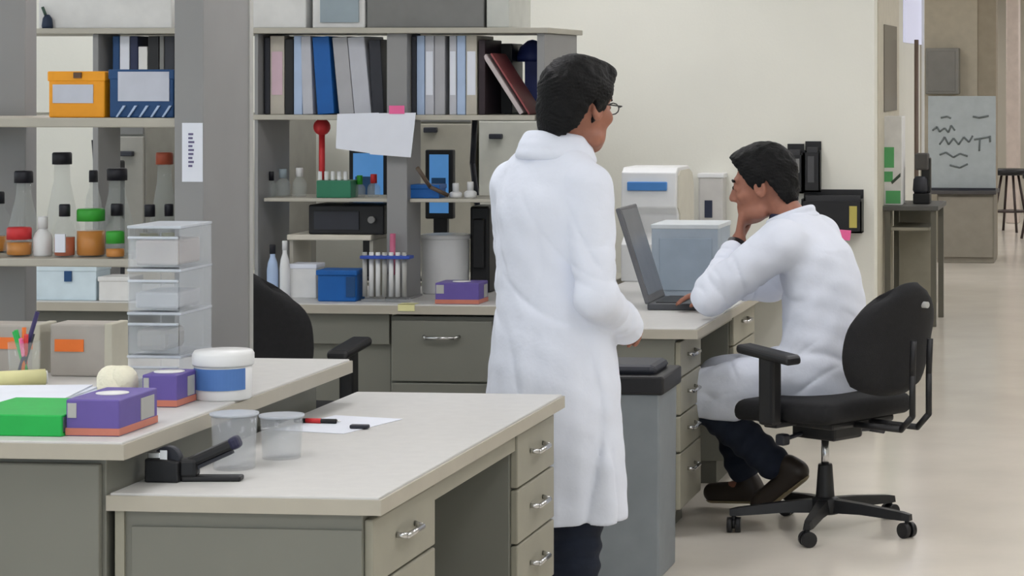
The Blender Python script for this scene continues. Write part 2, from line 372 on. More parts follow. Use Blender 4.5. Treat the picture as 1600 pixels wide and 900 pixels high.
part('stripe_print', g, LBLUE, r, world=True)

# ------------------------------------------------------------------ reagent bottles on row 1
def bottle(px, Y, w, h, cap, label, liquid=None, lev=.5, lab=None, kind='round', glass=GLASSM, z0=None):
    z0 = S2Z if z0 is None else z0
    x = xat(px, Y); r_ = w/2
    r = thing('reagent_bottle', label, 'bottle', (x, Y, z0), 0, 'reagent bottles')
    hb = h-.03
    if kind == 'round': prof = [(r_*.9, 0), (r_, .006), (r_, hb*.62), (r_*.8, hb*.78), (r_*.45, hb*.9), (r_*.42, hb)]
    elif kind == 'cone': prof = [(r_*.95, 0), (r_, .008), (r_*.95, hb*.12), (r_*.38, hb*.8), (r_*.36, hb)]
    else: prof = [(r_*.9, 0), (r_, .006), (r_, hb*.9), (r_*.8, hb)]
    if liquid: glass = mat('thin_glass', (205, 212, 208), .08, alpha=.08, var=.03, spec=.5)
    part('glass_body', G().lathe(prof, 20), glass, r)
    if liquid: part('liquid', G().lathe([(r_*.86, .004), (r_*.94, .008), (r_*.94, hb*.62*lev), (0.001, hb*.62*lev)], 20), liquid, r)
    cr = {'round': r_*.52, 'cone': r_*.46}.get(kind, r_*.95)
    part('cap', G().lathe([(cr, hb-.006), (cr, h-.004), (cr*.9, h), (.001, h)], 18), cap, r)
    if lab: part('label', G().box(-r_*.5, r_*.5, -r_-.002, -r_+.004, hb*.12, hb*.55), lab, r)
    return r
def hz(py, Y, px): return zat(py, Y, px)-S2Z
DC = C('dark_cap', (28, 28, 36)); OC = C('orange_cap', (176, 84, 58)); GC = C('green_cap', (54, 158, 50))
bottle(37, 7.22, .12, hz(267, 7.22, 37), DC, 'clear flask with dark cap at left end of the back row', kind='cone')
bottle(97, 7.22, .125, hz(238, 7.22, 97), DC, 'tallest clear bottle with dark cap before cream wall', kind='cone')
bottle(183, 7.22, .13, hz(263, 7.22, 183), DC, 'clear bottle with dark cap, third in the back row', kind='cone')
bottle(257, 7.22, .11, hz(238, 7.22, 258), OC, 'clear bottle with rust orange cap by the column', kind='cone')
bottle(146, 7.28, .05, hz(266, 7.28, 146), DC, 'narrow clear bottle with small dark cap in the back row', kind='round')
bottle(30, 7.07, .075, hz(355, 7.07, 30), RED, 'squat amber jar with wide red cap', AMBER, 1.2, kind='jar')
bottle(67, 7.08, .055, hz(338, 7.08, 67), WHITEP, 'small white plastic bottle beside the red capped jar', glass=WHITEP)
bottle(101, 7.06, .062, hz(319, 7.06, 101), DC, 'bottle of brown liquid with dark cap and white label', C('brown_liquid', (176, 84, 44), .2), .75, PAPER)
bottle(142, 7.08, .085, hz(326, 7.08, 142), GC, 'bottle of amber liquid with wide green cap', AMBER, 1.1, kind='jar')
bottle(183, 7.13, .07, hz(318, 7.13, 183), DC, 'clear bottle with dark cap behind the small green capped jar')
bottle(180, 7.03, .055, hz(361, 7.03, 180), GC, 'small low jar with green cap at front', AMBER, .9, kind='jar')
bottle(234, 7.10, .06, hz(318, 7.15, 234), DC, 'clear bottle with dark cap behind drawer tower, left of two', C('olive_liquid', (130, 128, 70), .2), .9)
bottle(264, 7.13, .05, hz(318, 7.15, 262), DC, 'clear bottle with dark cap behind drawer tower, next to column', C('olive_liquid', (130, 128, 70), .2), .9)
bottle(-4, 7.22, .08, hz(300, 7.2, 8), DC, 'clear bottle cut by the left edge of the picture', AMBER, .5)
# rear worktop items, left of column
def simplebox(name, label, cat, px0, px1, py_t, Y, D, z0, m, band=None):
    x0, x1 = xat(px0, Y), xat(px1, Y); zt = zat(py_t, Y, px0)
    r = thing(name, label, cat, ((x0+x1)/2, Y+D/2, z0))
    part('body', G().box(x0, x1, Y, Y+D, z0, zt, .004), m, r, world=True)
    part('lid', G().box(x0-.003, x1+.003, Y-.003, Y+D+.003, zt-.014, zt+.004, .003), band or m, r, world=True)
    return r
PB = C('pale_box', (206, 222, 230)); 
r = simplebox('supply_box', 'pale blue supply box on rear worktop below bottle shelf', 'box', 55, 150, 418, 9.36, .14, T, PB, PB)
part('print_spot', G().box(xat(120, 9.47), xat(131, 9.47), 9.352, 9.36, zat(436, 9.47, 120), zat(420, 9.47, 120)), DBLUE, r, world=True)
part('side_stripe', G().box(xat(55, 9.47), xat(60, 9.47), 9.354, 9.36, T+.004, zat(424, 9.47, 55)), DBLUE, r, world=True)
simplebox('supply_box', 'plain white carton on rear worktop below bottle shelf', 'box', 154, 202, 434, 9.35, .13, T, WHITE, WHITE)
r = thing('microscope', 'dark grey microscope standing on rear worktop behind the bottles', 'microscope', (xat(172, 9.86), 9.86, T))
hh = zat(200, 9.86, 155)-T
part('base', G().box(-.08, .08, -.1, .1, 0, .03, .006), CHAR, r); part('arm', G().box(.0, .045, -.02, .05, .03, hh*.8, .008), CHAR, r)
part('tube', G().cyl((-.01, -.03, hh*.45), (-.03, -.04, hh*.93), .03), CHAR, r); part('eyepiece', G().cyl((-.03, -.04, hh*.93), (-.034, -.042, hh), .018), BLACK, r)
part('stage', G().box(-.07, .05, -.09, .03, hh*.3, hh*.3+.012), BLACK, r)

# ------------------------------------------------------------------ things behind row 2
def locker(px0, px1, pyt, Y, m, label, hpx, hpy):
    x0, x1 = xat(px0, Y), xat(px1, Y); zt = zat(pyt, Y, px0)
    r = thing('freezer_cabinet', label, 'cabinet', ((x0+x1)/2, Y+.2, 0))
    part('body', G().box(x0, x1, Y+.02, Y+.45, 0, zt, .006), m, r, world=True)
    d = part('door', G().box(x0+.006, x1-.006, Y, Y+.018, .08, zt-.05, .005), m, r, world=True)
    part('handle', G().box(xat(hpx-10, Y), xat(hpx+10, Y), Y-.03, Y, zat(hpy+4, Y, hpx), zat(hpy-4, Y, hpx), .004), CHAR, d, world=True)
    part('top_grille', G().box(x0+.01, x1-.01, Y+.006, Y+.018, zt-.04, zt-.008), GREY, r, world=True)
locker(640, 738, 176, 10.95, C('warm_grey_enamel', (168, 164, 150)), 'warm grey cabinet seen through the rear shelves', 674, 203)
locker(746, 846, 172, 10.95, C('pale_enamel', (196, 196, 186)), 'pale cabinet with dark handle behind standing man\'s shoulder', 776, 213)
locker(404, 444, 176, 10.95, C('grey_enamel', (150, 148, 140)), 'narrow grey cabinet behind rear shelves by the column', 424, 240)
locker(178, 226, 196, 10.95, C('grey_enamel', (150, 148, 140)), 'narrow grey cabinet seen between the bottles and box files', 200, 240)
def monitor(px0, px1, pyt, pyb, Y, label, scr, base=T):
    x0, x1 = xat(px0, Y), xat(px1, Y); zt, zb = zat(pyt, Y, px0), zat(pyb, Y, px0)
    r = thing('monitor', label, 'monitor', ((x0+x1)/2, Y, base))
    part('housing', G().box(x0, x1, Y, Y+.04, zb, zt, .006), BLACK, r, world=True)
    s = part('screen', G().box(x0+.02, x1-.02, Y-.003, Y, zb+.025, zt-.02), mat('screen_blue', (88, 150, 214), .3, emit=.35), r, world=True)
    part('window_icon', G().box(x0+.03, (x0+x1)/2+.03, Y-.005, Y-.003, zb+.09, zt-.12), C('screen_dark', (40, 84, 130)), s, world=True)
    part('neck', G().box((x0+x1)/2-.03, (x0+x1)/2+.03, Y+.02, Y+.05, base, zb+.02), BLACK, r, world=True)
    part('foot', G().box((x0+x1)/2-.1, (x0+x1)/2+.1, Y-.06, Y+.12, base, base+.012, .004), BLACK, r, world=True)
single('side_bench', G().box(-4.6, -2.2, 10.32, 10.9, T-.036, T, .004).box(-4.58, -4.54, 10.34, 10.88, 0, T-.036).box(-2.26, -2.22, 10.34, 10.88, 0, T-.036), SHELF, 'pale bench behind the rear shelves under the monitors', 'bench', (-3.4, 10.6, 0))
monitor(545, 606, 232, 342, 10.45, 'blue lit monitor partly hidden by the hanging papers', None)
monitor(664, 708, 234, 342, 10.45, 'narrow blue lit monitor right of the slim upright', None)
# hanging papers, red dot, pink note
Yp = Y2-.024
def sheet(pts, Y, m, name, label, cat, par=None):
    g = G().prism([(xat(px, Y), zat(py, Y, px)) for px, py in pts], Y-.002, Y)
    c = pts[0]; return single(name, g, m, label, cat, (xat(c[0], Y), Y, zat(c[1], Y, c[0])))
sheet([(527, 178), (592, 176), (582, 240), (525, 232)], Yp+.002, PAPER, 'paper_sheet', 'white paper sheet hanging from rear shelf edge, left one', 'paper')
sheet([(585, 177), (650, 176), (642, 246), (578, 241)], Yp-.002, PAPER, 'paper_sheet', 'white paper sheet hanging from rear shelf edge below pink note', 'paper')
sheet([(608, 165), (632, 165), (632, 178), (608, 178)], Yp-.005, PINK, 'sticky_note', 'pink note stuck on shelf edge above hanging papers', 'note')
single('red_ball', G().ball((xat(503, 9.68), 9.68, R3+.278), (.034, .034, .034)).cyl((xat(503, 9.68), 9.68, R3), (xat(503, 9.68), 9.68, R3+.26), .012), RED, 'round red bulb on a stem under the rear shelf', 'bulb', (xat(503, 9.68), 9.68, R3))
# reagent shelf items
r = thing('tube_rack', 'green tube rack on the narrow reagent shelf', 'rack', (xat(522, 9.6), 9.62, R3))
part('tray', G().box(xat(494, 9.58), xat(548, 9.58), 9.58, 9.68, R3, zat(282, 9.58, 500), .004), C('deep_green', (44, 118, 88)), r, world=True)
for i in range(5):
    x = xat(500+i*10, 9.62); part('tube', G().cyl((x, 9.62, R3+.04), (x, 9.62, zat(268, 9.6, 500)), .008), WHITEP, r, world=True)
simplebox('supply_box', 'blue pipette tip box on narrow reagent shelf right of upright', 'box', 638, 686, 290, 9.58, .1, R3, BLUE, BLUE)
for i, (px, pyt, wd, cp, lb) in enumerate(((424, 268, .04, DC, 'small clear bottle with dark cap nearest the column on reagent shelf'), (442, 264, .06, TEAL, 'clear bottle with teal cap on reagent shelf'), (468, 262, .055, WHITEP, 'clear bottle with white cap on reagent shelf'),
        (562, 274, .045, GC, 'small bottle with green cap right of green rack'), (584, 272, .05, RED, 'small bottle with red cap by the slim upright'), (712, 286, .05, WHITEP, 'white bottle right of blue tip box'), (735, 284, .05, WHITEP, 'white bottle on reagent shelf beside standing man'))):
    b = bottle(px, 9.66, wd, zat(pyt, 9.66, px)-R3, cp, lb, z0=R3, glass=WHITEP if i > 4 else GLASSM)
    b['group'] = 'bottles on the rear reagent shelf'
g = G(); g.tube([(xat(652, 9.5), 9.5, zat(262, 9.5, 652)), (xat(672, 9.55), 9.55, zat(292, 9.55, 672)), (xat(700, 9.6), 9.6, R3+.012)], .008)
single('pipette', g, C('dark_tan', (92, 78, 66)), 'slanted brown pipette leaning over blue tip box', 'pipette', (xat(700, 9.6), 9.6, R3))
g = G(); x = xat(742, 10.06); g.tube([(x, 10.06, R2-.03), (x-.01, 10.06, 1.25), (x+.02, 10.06, 1.0), (x, 10.06, T+.012)], .012)
single('cable', g, CHAR, 'dark cable hanging behind the reagent shelf', 'cable', (x, 10.06, T))
# on the riser and worktop
r = thing('instrument', 'black instrument box on the cream riser shelf', 'instrument', (xat(540, 9.62), 9.7, R4))
part('body', G().box(xat(482, 9.62), xat(600, 9.62), 9.62, 9.84, R4, zat(320, 9.62, 500), .006), BLACK, r, world=True)
part('panel', G().box(xat(490, 9.61), xat(560, 9.61), 9.614, 9.62, R4+.02, zat(330, 9.62, 500)), CHAR, r, world=True)
part('knob', G().cyl((xat(582, 9.62), 9.6, R4+.06), (xat(582, 9.62), 9.62, R4+.06), .014), GREY, r, world=True)
r = thing('tip_box', 'bright blue plastic box on rear worktop beside the black chair', 'box', (xat(527, 9.42), 9.47, T))
part('tub', G().box(xat(496, 9.42), xat(556, 9.42), 9.42, 9.54, T, zat(428, 9.42, 500), .006), BLUE, r, world=True)
part('rim', G().box(xat(494, 9.42), xat(558, 9.42), 9.415, 9.545, zat(430, 9.42, 500), zat(422, 9.42, 500), .003), BLUE, r, world=True)
part('end_label', G().box(xat(540, 9.41), xat(554, 9.41), 9.414, 9.42, T+.02, zat(432, 9.42, 500)), DBLUE, r, world=True)
r = thing('tube_rack', 'clear tube rack with blue top on rear worktop', 'rack', (xat(602, 9.41), 9.44, T))
zt = zat(400, 9.41, 600)
part('top_plate', G().box(xat(562, 9.41), xat(640, 9.41), 9.41, 9.47, zt-.012, zt, .002), C('cobalt', (50, 80, 170)), r, world=True)
part('base_plate', G().box(xat(564, 9.41), xat(638, 9.41), 9.41, 9.47, T, T+.012), CLEAR, r, world=True)
for i in range(7):
    x = xat(570+i*10.3, 9.44); part('tube', G().cyl((x, 9.44, T+.02), (x, 9.44, zt+.012), .009), WHITEP if i % 3 else LGREY, r, world=True)
r = thing('bucket', 'plain white bucket on rear worktop behind purple glove box', 'bucket', (xat(696, 9.84), 9.84, T))
hb = zat(368, 9.84, 695)-T; rb = (xat(733, 9.84)-xat(659, 9.84))/2
part('shell', G().lathe([(rb*.92, 0), (rb*.96, .01), (rb, hb-.02), (rb*1.0, hb-.0), (.01, hb)], 28), WHITEP, r)
part('rim', G().lathe([(rb*1.0, hb-.012), (rb*1.04, hb-.01), (rb*1.04, hb+.004), (rb*.98, hb+.006)], 28), WHITEP, r)
def glovebox(x0, x1, y0, y1, z0, h, label, pm=PURPLE):
    r = thing('glove_box', label, 'glove box', ((x0+x1)/2, (y0+y1)/2, z0))
    part('carton', G().box(x0, x1, y0, y1, z0, z0+h, .003), pm, r, world=True)
    part('base_print', G().box(x0-.0008, x1+.0008, y0-.0012, y1+.0008, z0+.002, z0+h*.22), SALM, r, world=True)
    part('white_print', G().box(x0+.004, x0+(x1-x0)*.2, y0-.0016, y0, z0+h*.5, z0+h*.9), LGREY, r, world=True)
    part('side_print', G().box(x1, x1+.0015, y0+(y1-y0)*.55, y0+(y1-y0)*.9, z0+h*.25, z0+h*.85), LGREY, r, world=True)
    part('opening', G().lathe([(.035, 0), (.035, .002), (.001, .002)], 20, ((x0+x1)/2, (y0+y1)/2, z0+h)), WHITE, r, world=True)
    return r
glovebox(xat(680, 9.36), xat(748, 9.36), 9.36, 9.5, T, .082, 'purple glove box on rear worktop beside standing man')
simplebox('supply_box', 'small white carton on rear worktop behind the black chair', 'box', 452, 494, 414, 9.55, .1, T, WHITE, PAPER)
single('tape_note', G().box(xat(622, CY0), xat(648, CY0), CY0-.003, CY0+.06, T, T+.0015).box(xat(622, CY0), xat(648, CY0), CY0-.003, CY0-.001, zat(486, CY0, 630), T+.0015), YEL, 'pale yellow tape strip folded over rear worktop edge', 'tape', (xat(635, CY0), CY0, T))
for i, (px, pyt, m, lb) in enumerate(((426, 380, LBLUE, 'pale blue wash bottle on rear worktop by the column'), (445, 374, WHITEP, 'white wash bottle on rear worktop behind black chair'))):
    b = bottle(px, 9.54, .04 if i else .045, zat(pyt, 9.62, px)-T, DC if i == 0 else WHITEP, lb, z0=T, glass=m); b['group'] = 'wash bottles'
r = thing('marker', 'pink marker pen standing in a small cup on rear worktop', 'pen', (xat(612, 9.5), 9.502, T)); part('cup', G().lathe([(.02, 0), (.024, .002), (.026, .1), (.022, .1)], 16), LGREY, r)
part('pen', G().cyl((0, 0, .02), (.004, 0, zat(365, 9.5, 612)-T), .011), C('pink_pen', (190, 100, 130)), r)
single('black_case', G().box(xat(734, 9.85), xat(764, 9.85), 9.85, 10.0, T, zat(322, 9.85, 740), .01).box(xat(740, 9.85), xat(758, 9.85), 9.83, 9.86, T+.1, T+.3, .006), BLACK, 'black equipment case on rear worktop right of white bucket', 'case', (xat(750, 9.9), 9.92, T))

# ------------------------------------------------------------------ on the raised worktop B
r = thing('ring_binder', 'bright green binder lying flat at the left edge', 'binder', (xat(45, 5.1), 5.15, BZ))
x0, x1 = xat(-60, 5.1), xat(101, 5.1)
part('cover', G().box(x0, x1, 5.09, 5.36, BZ, BZ+.006, .002).box(x0, x1, 5.09, 5.36, BZ+.04, BZ+.046, .002).box(x0, x1, 5.085, 5.095, BZ, BZ+.046, .003), GREEN, r, world=True)
part('pages', G().box(x0+.01, x1-.008, 5.097, 5.345, BZ+.007, BZ+.039), PAPER, r, world=True)
glovebox(xat(103, 5.1), xat(186, 5.1), 5.1, 5.31, BZ, .078, 'purple glove box at front of raised worktop beside green binder')
glovebox(xat(222, 5.56), xat(276, 5.56), 5.56, 5.68, BZ, .075, 'smaller purple glove box at the foot of the clear drawer tower')
g = G()
for i in range(5): g.box(-.13+.004*i, .13-.003*i, -.16, .16, i*.004, i*.004+.0035, 0, Matrix.Rotation(.08*(i-2), 4, 'Z'))
single('paper_stack', g, PAPER, 'loose white papers behind the green binder', 'papers', (0, 0, 0)).location = (xat(75, 5.75)-.0, 5.62, BZ+.0005)
r = thing('cardboard_tube', 'pale yellow rolled tube lying at the left edge', 'tube', (xat(30, 5.85), 5.9, BZ))
part('roll', G().cyl((-.14, -.08, .02), (.03, .03, .02), .02), YEL, r); part('end_ring', G().cyl((.03, .03, .02), (.034, .0326, .02), .016), WHITE, r)
g = G().ball((0, 0, .044), (.048, .046, .044), 18).ball((.018, -.01, .056), (.034, .034, .034)).ball((-.018, .006, .054), (.034, .036, .034))
single('cotton_ball', g, C('cotton', (232, 228, 206), .95, bump=.4), 'round off-white cotton wad behind the purple glove box', 'cotton wad', (0, 0, 0)).location = (xat(184, 5.62), 5.62, BZ)
def magfile(px0, px1, Y, pyt, lab, stick):
    x0, x1 = xat(px0, Y), xat(px1, Y); zt = zat(pyt, Y, px0)
    r = thing('file_box', lab, 'file box', ((x0+x1)/2, Y+.1, BZ))
    part('body', G().box(x0, x1, Y, Y+.1, BZ, zt, .005), C('putty', (166, 160, 152)), r, world=True)
    part('cover_edge', G().box(x1-.02, x1+.002, Y-.003, Y+.1, BZ, zt+.002, .003), C('putty_light', (184, 180, 164)), r, world=True)
    a, b, c, d = stick
    part('orange_sticker', G().box(xat(a, Y), xat(b, Y), Y-.003, Y, zat(d, Y, a), zat(c, Y, a)), ORS, r, 'orange sticker', True)
magfile(78, 175, 6.1, 506, 'putty file box with single orange sticker on raised worktop', (86, 131, 530, 549))
magfile(-30, 62, 6.12, 507, 'putty file box with wide orange sticker cut by left edge', (0, 52, 527, 545))
r = thing('pen_cup', 'clear cup of pens in front of the file boxes', 'pen cup', (xat(38, 5.98), 5.98, BZ))
part('cup', G().lathe([(.034, 0), (.036, .003), (.04, .1), (.036, .1)], 20), GLASSM, r)
for i, (dx, dy, hh, m) in enumerate(((.03, .01, .175, C('ink_pen', (48, 40, 88))), (-.022, .0, .13, GREEN), (.012, -.015, .12, RED), (-.006, .012, .135, ORS), (.018, .01, .12, CHAR), (-.03, .008, .125, GREEN), (.0, -.02, .11, PINK))):
    part('pen', G().cyl((-dx*.5, -dy, .005), (dx, dy, hh), .0055, n=10), m, r)
# clear drawer tower
YT = 5.58; tx0, tx1 = xat(201, YT), xat(284, YT); tz1 = zat(352, YT, 240); th_ = (tz1-BZ)/4
r = thing('drawer_tower', 'tall clear plastic drawer tower on raised worktop', 'drawer tower', ((tx0+tx1)/2, YT+.13, BZ))
D_ = .2
YT += .125; tx0, tx1 = xat(200, YT), xat(282, YT); tz1 = zat(353, YT, 240); th_ = (tz1-BZ)/4
for i in range(4):
    z = BZ+i*th_; g = G(); e = .0025
    g.box(tx0, tx0+e, YT, YT+D_, z, z+th_-.004); g.box(tx1-e, tx1, YT, YT+D_, z, z+th_-.004)
    g.box(tx0, tx1, YT, YT+D_, z+th_-.008, z+th_-.002); g.box(tx0, tx1, YT+D_-e, YT+D_, z, z+th_)
    part('shell', g, CLEAR, r, world=True)
    d = part('drawer', G().box(tx0+.004, tx1-.004, YT-.004, YT, z+.006, z+th_*.72, .001).box(tx0+.004, tx1-.004, YT, YT+D_-.01, z+.004, z+.007), CLEAR, r, world=True)
    part('lip', G().box(tx0+.003, tx1-.003, YT-.012, YT-.002, z+th_*.70, z+th_*.76, .002), C('frosted', (206, 212, 220), .3, alpha=.7), d, world=True)
    part('edge_rail', G().box(tx0-.002, tx1+.002, YT-.002, YT+D_, z+th_-.006, z+th_, .001), C('frosted', (206, 212, 220), .3, alpha=.7), r, world=True)
    if i in (0, 2, 3):
        part('contents', G().box(tx0+.012, tx1-(.012 if i != 0 else .03), YT+.012, YT+D_*.8, z+.008, z+th_*(.45 if i < 3 else .66), .006), (C('grey_stuff', (176, 178, 184)) if i != 3 else C('beige_stuff', (176, 166, 162))), r, world=True)
    else:
        part('contents', G().box(tx0+.012, tx1-.04, YT+.012, YT+D_*.7, z+.008, z+th_*.6, .014), C('dim_stuff', (132, 126, 118)), r, world=True)
# bucket with blue label on B
Yb = 5.73; xb = xat(356, Yb); rb = (xat(402, Yb)-xat(312, Yb))/2; hb = zat(547, Yb, 356)-BZ
xb = min(xb, BX1-rb*.72)
r = thing('labelled_bucket', 'white lidded bucket with a blue label on raised worktop edge', 'bucket', (xb, Yb, BZ))
part('shell', G().lathe([(rb*.9, 0), (rb*.93, .004), (rb*.95, hb-.03)], 32), WHITEP, r)
part('lid', G().lathe([(rb*1.0, hb-.034), (rb*1.02, hb-.03), (rb*1.02, hb-.008), (rb*.95, hb), (.001, hb+.001)], 32), WHITEP, r)
g = G(); n = 20; bm_ = g.bm; A = []
for i in range(n+1):
    a = PI*1.14+i/n*PI*.74; A.append((bm_.verts.new((rb*.965*math.cos(a), rb*.965*math.sin(a), hb*.22)), bm_.verts.new((rb*.965*math.cos(a), rb*.965*math.sin(a), hb*.66))))
for p, q in zip(A, A[1:]): bm_.faces.new((p[0], q[0], q[1], p[1]))
part('blue_label', g, C('label_blue', (80, 120, 182)), r, 'blue wrap-around label')

# ------------------------------------------------------------------ on bench A
def cleartub(px, Y, w, h, label):
    r = thing('clear_tub', label, 'plastic tub', (xat(px, Y), Y, T))
    part('wall', G().lathe([(w*.43, 0), (w*.44, .003), (w*.49, h), (w*.47, h), (w*.42, .006), (.001, .006)], 28), CLEAR, r)
    part('rim', G().lathe([(w*.49, h-.006), (w*.52, h-.004), (w*.52, h), (w*.47, h)], 28), C('frosted', (206, 212, 220), .3, alpha=.7), r)
cleartub(366, 5.42, .105, .125, 'clear plastic tub in front of labelled bucket behind stapler')
cleartub(440, 5.58, .10, .10, 'clear plastic beaker on front worktop left of paper sheet')
r = thing('tape_dispenser', 'black tape dispenser with chrome cutter on front worktop', 'tape dispenser', (xat(260, 5.24), 5.24, T))
part('body', G().prism([(-.038, 0), (.038, 0), (.036, .045), (.01, .05), (-.038, .052)], -.03, .03, None, .004), BLACK, r)
part('tape_roll', G().cyl((.004, -.012, .046), (.004, .012, .046), .03, n=24), CHAR, r)
part('cutter', G().box(-.034, -.004, -.024, .024, .05, .066, .003).box(-.004, .012, -.026, -.02, .045, .07), CHROME, r)
r = thing('stapler', 'open black stapler on front worktop', 'stapler', (xat(330, 5.27), 5.25, T), .12)
part('base', G().box(-.055, .075, -.018, .018, 0, .012, .004), BLACK, r)
part('hinge', G().box(-.06, -.02, -.02, .02, .008, .05, .008), BLACK, r)
Mr = Matrix.Translation((-.04, 0, .03)) @ Matrix.Rotation(-.42, 4, 'Y')
part('arm', G().box(0, .118, -.016, .016, -.004, .02, .008, Mr), BLACK, r); part('magazine', G().box(.004, .1, -.009, .009, -.012, -.004, .001, Mr), CHAR, r)
part('arm_cap', G().box(.1, .124, -.018, .018, -.006, .022, .008, Mr), C('blue_black', (34, 34, 62)), r)
g = G().box(-.10, .10, -.14, .14, 0, .0012, 0, Matrix.Rotation(-.25, 4, 'Z'))
o = single('paper_sheet', g, PAPER, 'white paper sheet lying on front worktop', 'paper', (0, 0, 0)); o.location = (xat(530, 6.12), 6.12, T+.0004)
r = thing('pen', 'black and red pen lying on the paper sheet', 'pen', (xat(490, 6.13), 6.13, T+.0016), -.05)
part('barrel', G().cyl((-.05, 0, .006), (.06, 0, .006), .006, n=12), BLACK, r); part('grip', G().cyl((-.02, 0, .006), (.02, 0, .006), .0066, n=12), RED, r)
part('tip', G().cyl((.06, 0, .006), (.072, 0, .006), .005, .001, n=12), CHROME, r)
single('eraser', G().box(-.024, .024, -.009, .009, 0, .01, .003), CHAR, 'small dark eraser on the paper sheet', 'eraser', (0, 0, 0)).location = (xat(562, 6.05), 6.05, T+.0016)

# ------------------------------------------------------------------ waste bin
Yt = 7.85; x1 = xat(1031, Yt); x0 = x1-.27
r = thing('waste_bin', 'tall grey waste bin with black lid between the two benches', 'waste bin', ((x0+x1)/2, Yt+.15, 0))
zt = .60
def frustum(x0, x1, y0, y1, z0, z1, ins):
    g = G(); t = g.bm; B = [t.verts.new(p) for p in ((x0+ins, y0+ins, z0), (x1-ins, y0+ins, z0), (x1-ins, y1-ins, z0), (x0+ins, y1-ins, z0))]
    U = [t.verts.new(p) for p in ((x0, y0, z1), (x1, y0, z1), (x1, y1, z1), (x0, y1, z1))]
    t.faces.new(B[::-1]); t.faces.new(U)
    for i in range(4): t.faces.new((B[i], B[(i+1) % 4], U[(i+1) % 4], U[i]))
    bmesh.ops.bevel(t, geom=t.edges[:], offset=.008, segments=2, profile=.5, affect='EDGES'); return g
part('body', frustum(x0, x1, Yt, Yt+.3, 0, zt, .004), C('bin_grey', (126, 132, 136)), r, world=True)
part('lid', frustum(x0-.012, x1+.014, Yt-.012, Yt+.312, zt-.005, zt+.055, -.0), BLACK, r, world=True)
part('swing_flap', G().box(x0+.03, x1-.02, Yt+.03, Yt+.27, zt+.05, zt+.085, .02), CHAR, r, world=True)

# ------------------------------------------------------------------ laptop and things on bench D
YL0, YL1 = 9.2, 9.52; hx = -1.80
r = thing('laptop', 'open grey laptop in front of the seated man', 'laptop', (hx+.12, (YL0+YL1)/2, T))
part('base', G().box(hx, hx+.235, YL0, YL1, T, T+.026, .005), C('laptop_grey', (74, 76, 80)), r, world=True)
part('keyboard', G().box(hx+.03, hx+.13, YL0+.02, YL1-.02, T+.026, T+.029), BLACK, r, world=True)
M = Matrix.Translation((hx+.004, 0, T+.024)) @ Matrix.Rotation(-.31, 4, 'Y')
ld = part('lid', G().box(-.012, .006, YL0, YL1, 0, .375, .005, M), C('lid_grey', (96, 97, 101)), r, world=True)
part('screen', G().box(.006, .0075, YL0+.015, YL1-.015, .03, .36, 0, M), C('screen_grey', (110, 114, 122), .25), ld, world=True)
part('mouse_pad', G().box(hx+.15, hx+.2, 9.3, 9.42, T+.026, T+.0275), CHAR, r, world=True)
r = simplebox('storage_bin', 'blue grey bin standing behind the laptop', 'bin', 1018, 1122, 352, 9.72, .3, T, C('blue_grey', (160, 172, 184)), C('rim_grey', (206, 212, 216)))
part('side_panel', G().box(xat(1030, 9.71), xat(1112, 9.71), 9.713, 9.72, T+.03, zat(372, 9.72, 1060), .002), C('blue_grey2', (152, 166, 180)), r, world=True)
# white instrument (rounded hood)
Yi = 10.45; x0, x1 = xat(970, Yi), xat(1056, Yi); ztp = zat(262, Yi, 1000)
r = thing('benchtop_analyser', 'white rounded benchtop machine with blue stripe against cream wall', 'machine', ((x0+x1)/2, Yi+.25, T))
prof = [(0, T+.0), (.42, T), (.42, ztp-.08), (.38, ztp-.02), (.30, ztp), (.05, ztp), (.012, ztp-.02), (0, ztp-.17), (.05, ztp-.20), (.07, T+.2), (0, T+.16)]
g = G(); M = Matrix.Translation((x0, Yi, 0)) @ Matrix.Rotation(PI/2, 4, 'Z')
g.prism(prof, -(x1-x0), 0, M, .006)
part('housing', g, WHITEP, r, world=True)
part('side_cover', G().prism([(p[0]*.9+.03, p[1] if p[1] < ztp-.1 else p[1]-.015) for p in prof], 0, .006, Matrix.Translation((x1+.006, Yi, 0)) @ Matrix.Rotation(PI/2, 4, 'Z')), C('ivory', (206, 202, 188)), r, world=True)
part('blue_stripe', G().box(xat(980, Yi), xat(1042, Yi), Yi-.006, Yi+.02, zat(298, Yi, 1000), zat(284, Yi, 1000), .004), C('stripe_blue', (72, 130, 196)), r, world=True)
Yw = WY-.1; x0, x1 = xat(1091, Yw), xat(1130, Yw)
r = thing('soap_dispenser', 'pale wall dispenser with dark window left of seated man\'s head', 'dispenser', ((x0+x1)/2, WY, zat(346, Yw, 1100)))
part('case', G().box(x0, x1, Yw, WY, zat(352, Yw, 1100), zat(276, Yw, 1100), .01), C('dispenser_grey', (190, 188, 184)), r, world=True)
part('lid', G().box(x0-.004, x1+.004, Yw-.004, WY, zat(278, Yw, 1100), zat(271, Yw, 1100), .004), WHITEP, r, world=True)
part('window', G().box(xat(1101, Yw), xat(1113, Yw), Yw-.003, Yw+.001, zat(340, Yw, 1100), zat(313, Yw, 1100)), C('window_navy', (40, 46, 66)), r, world=True)
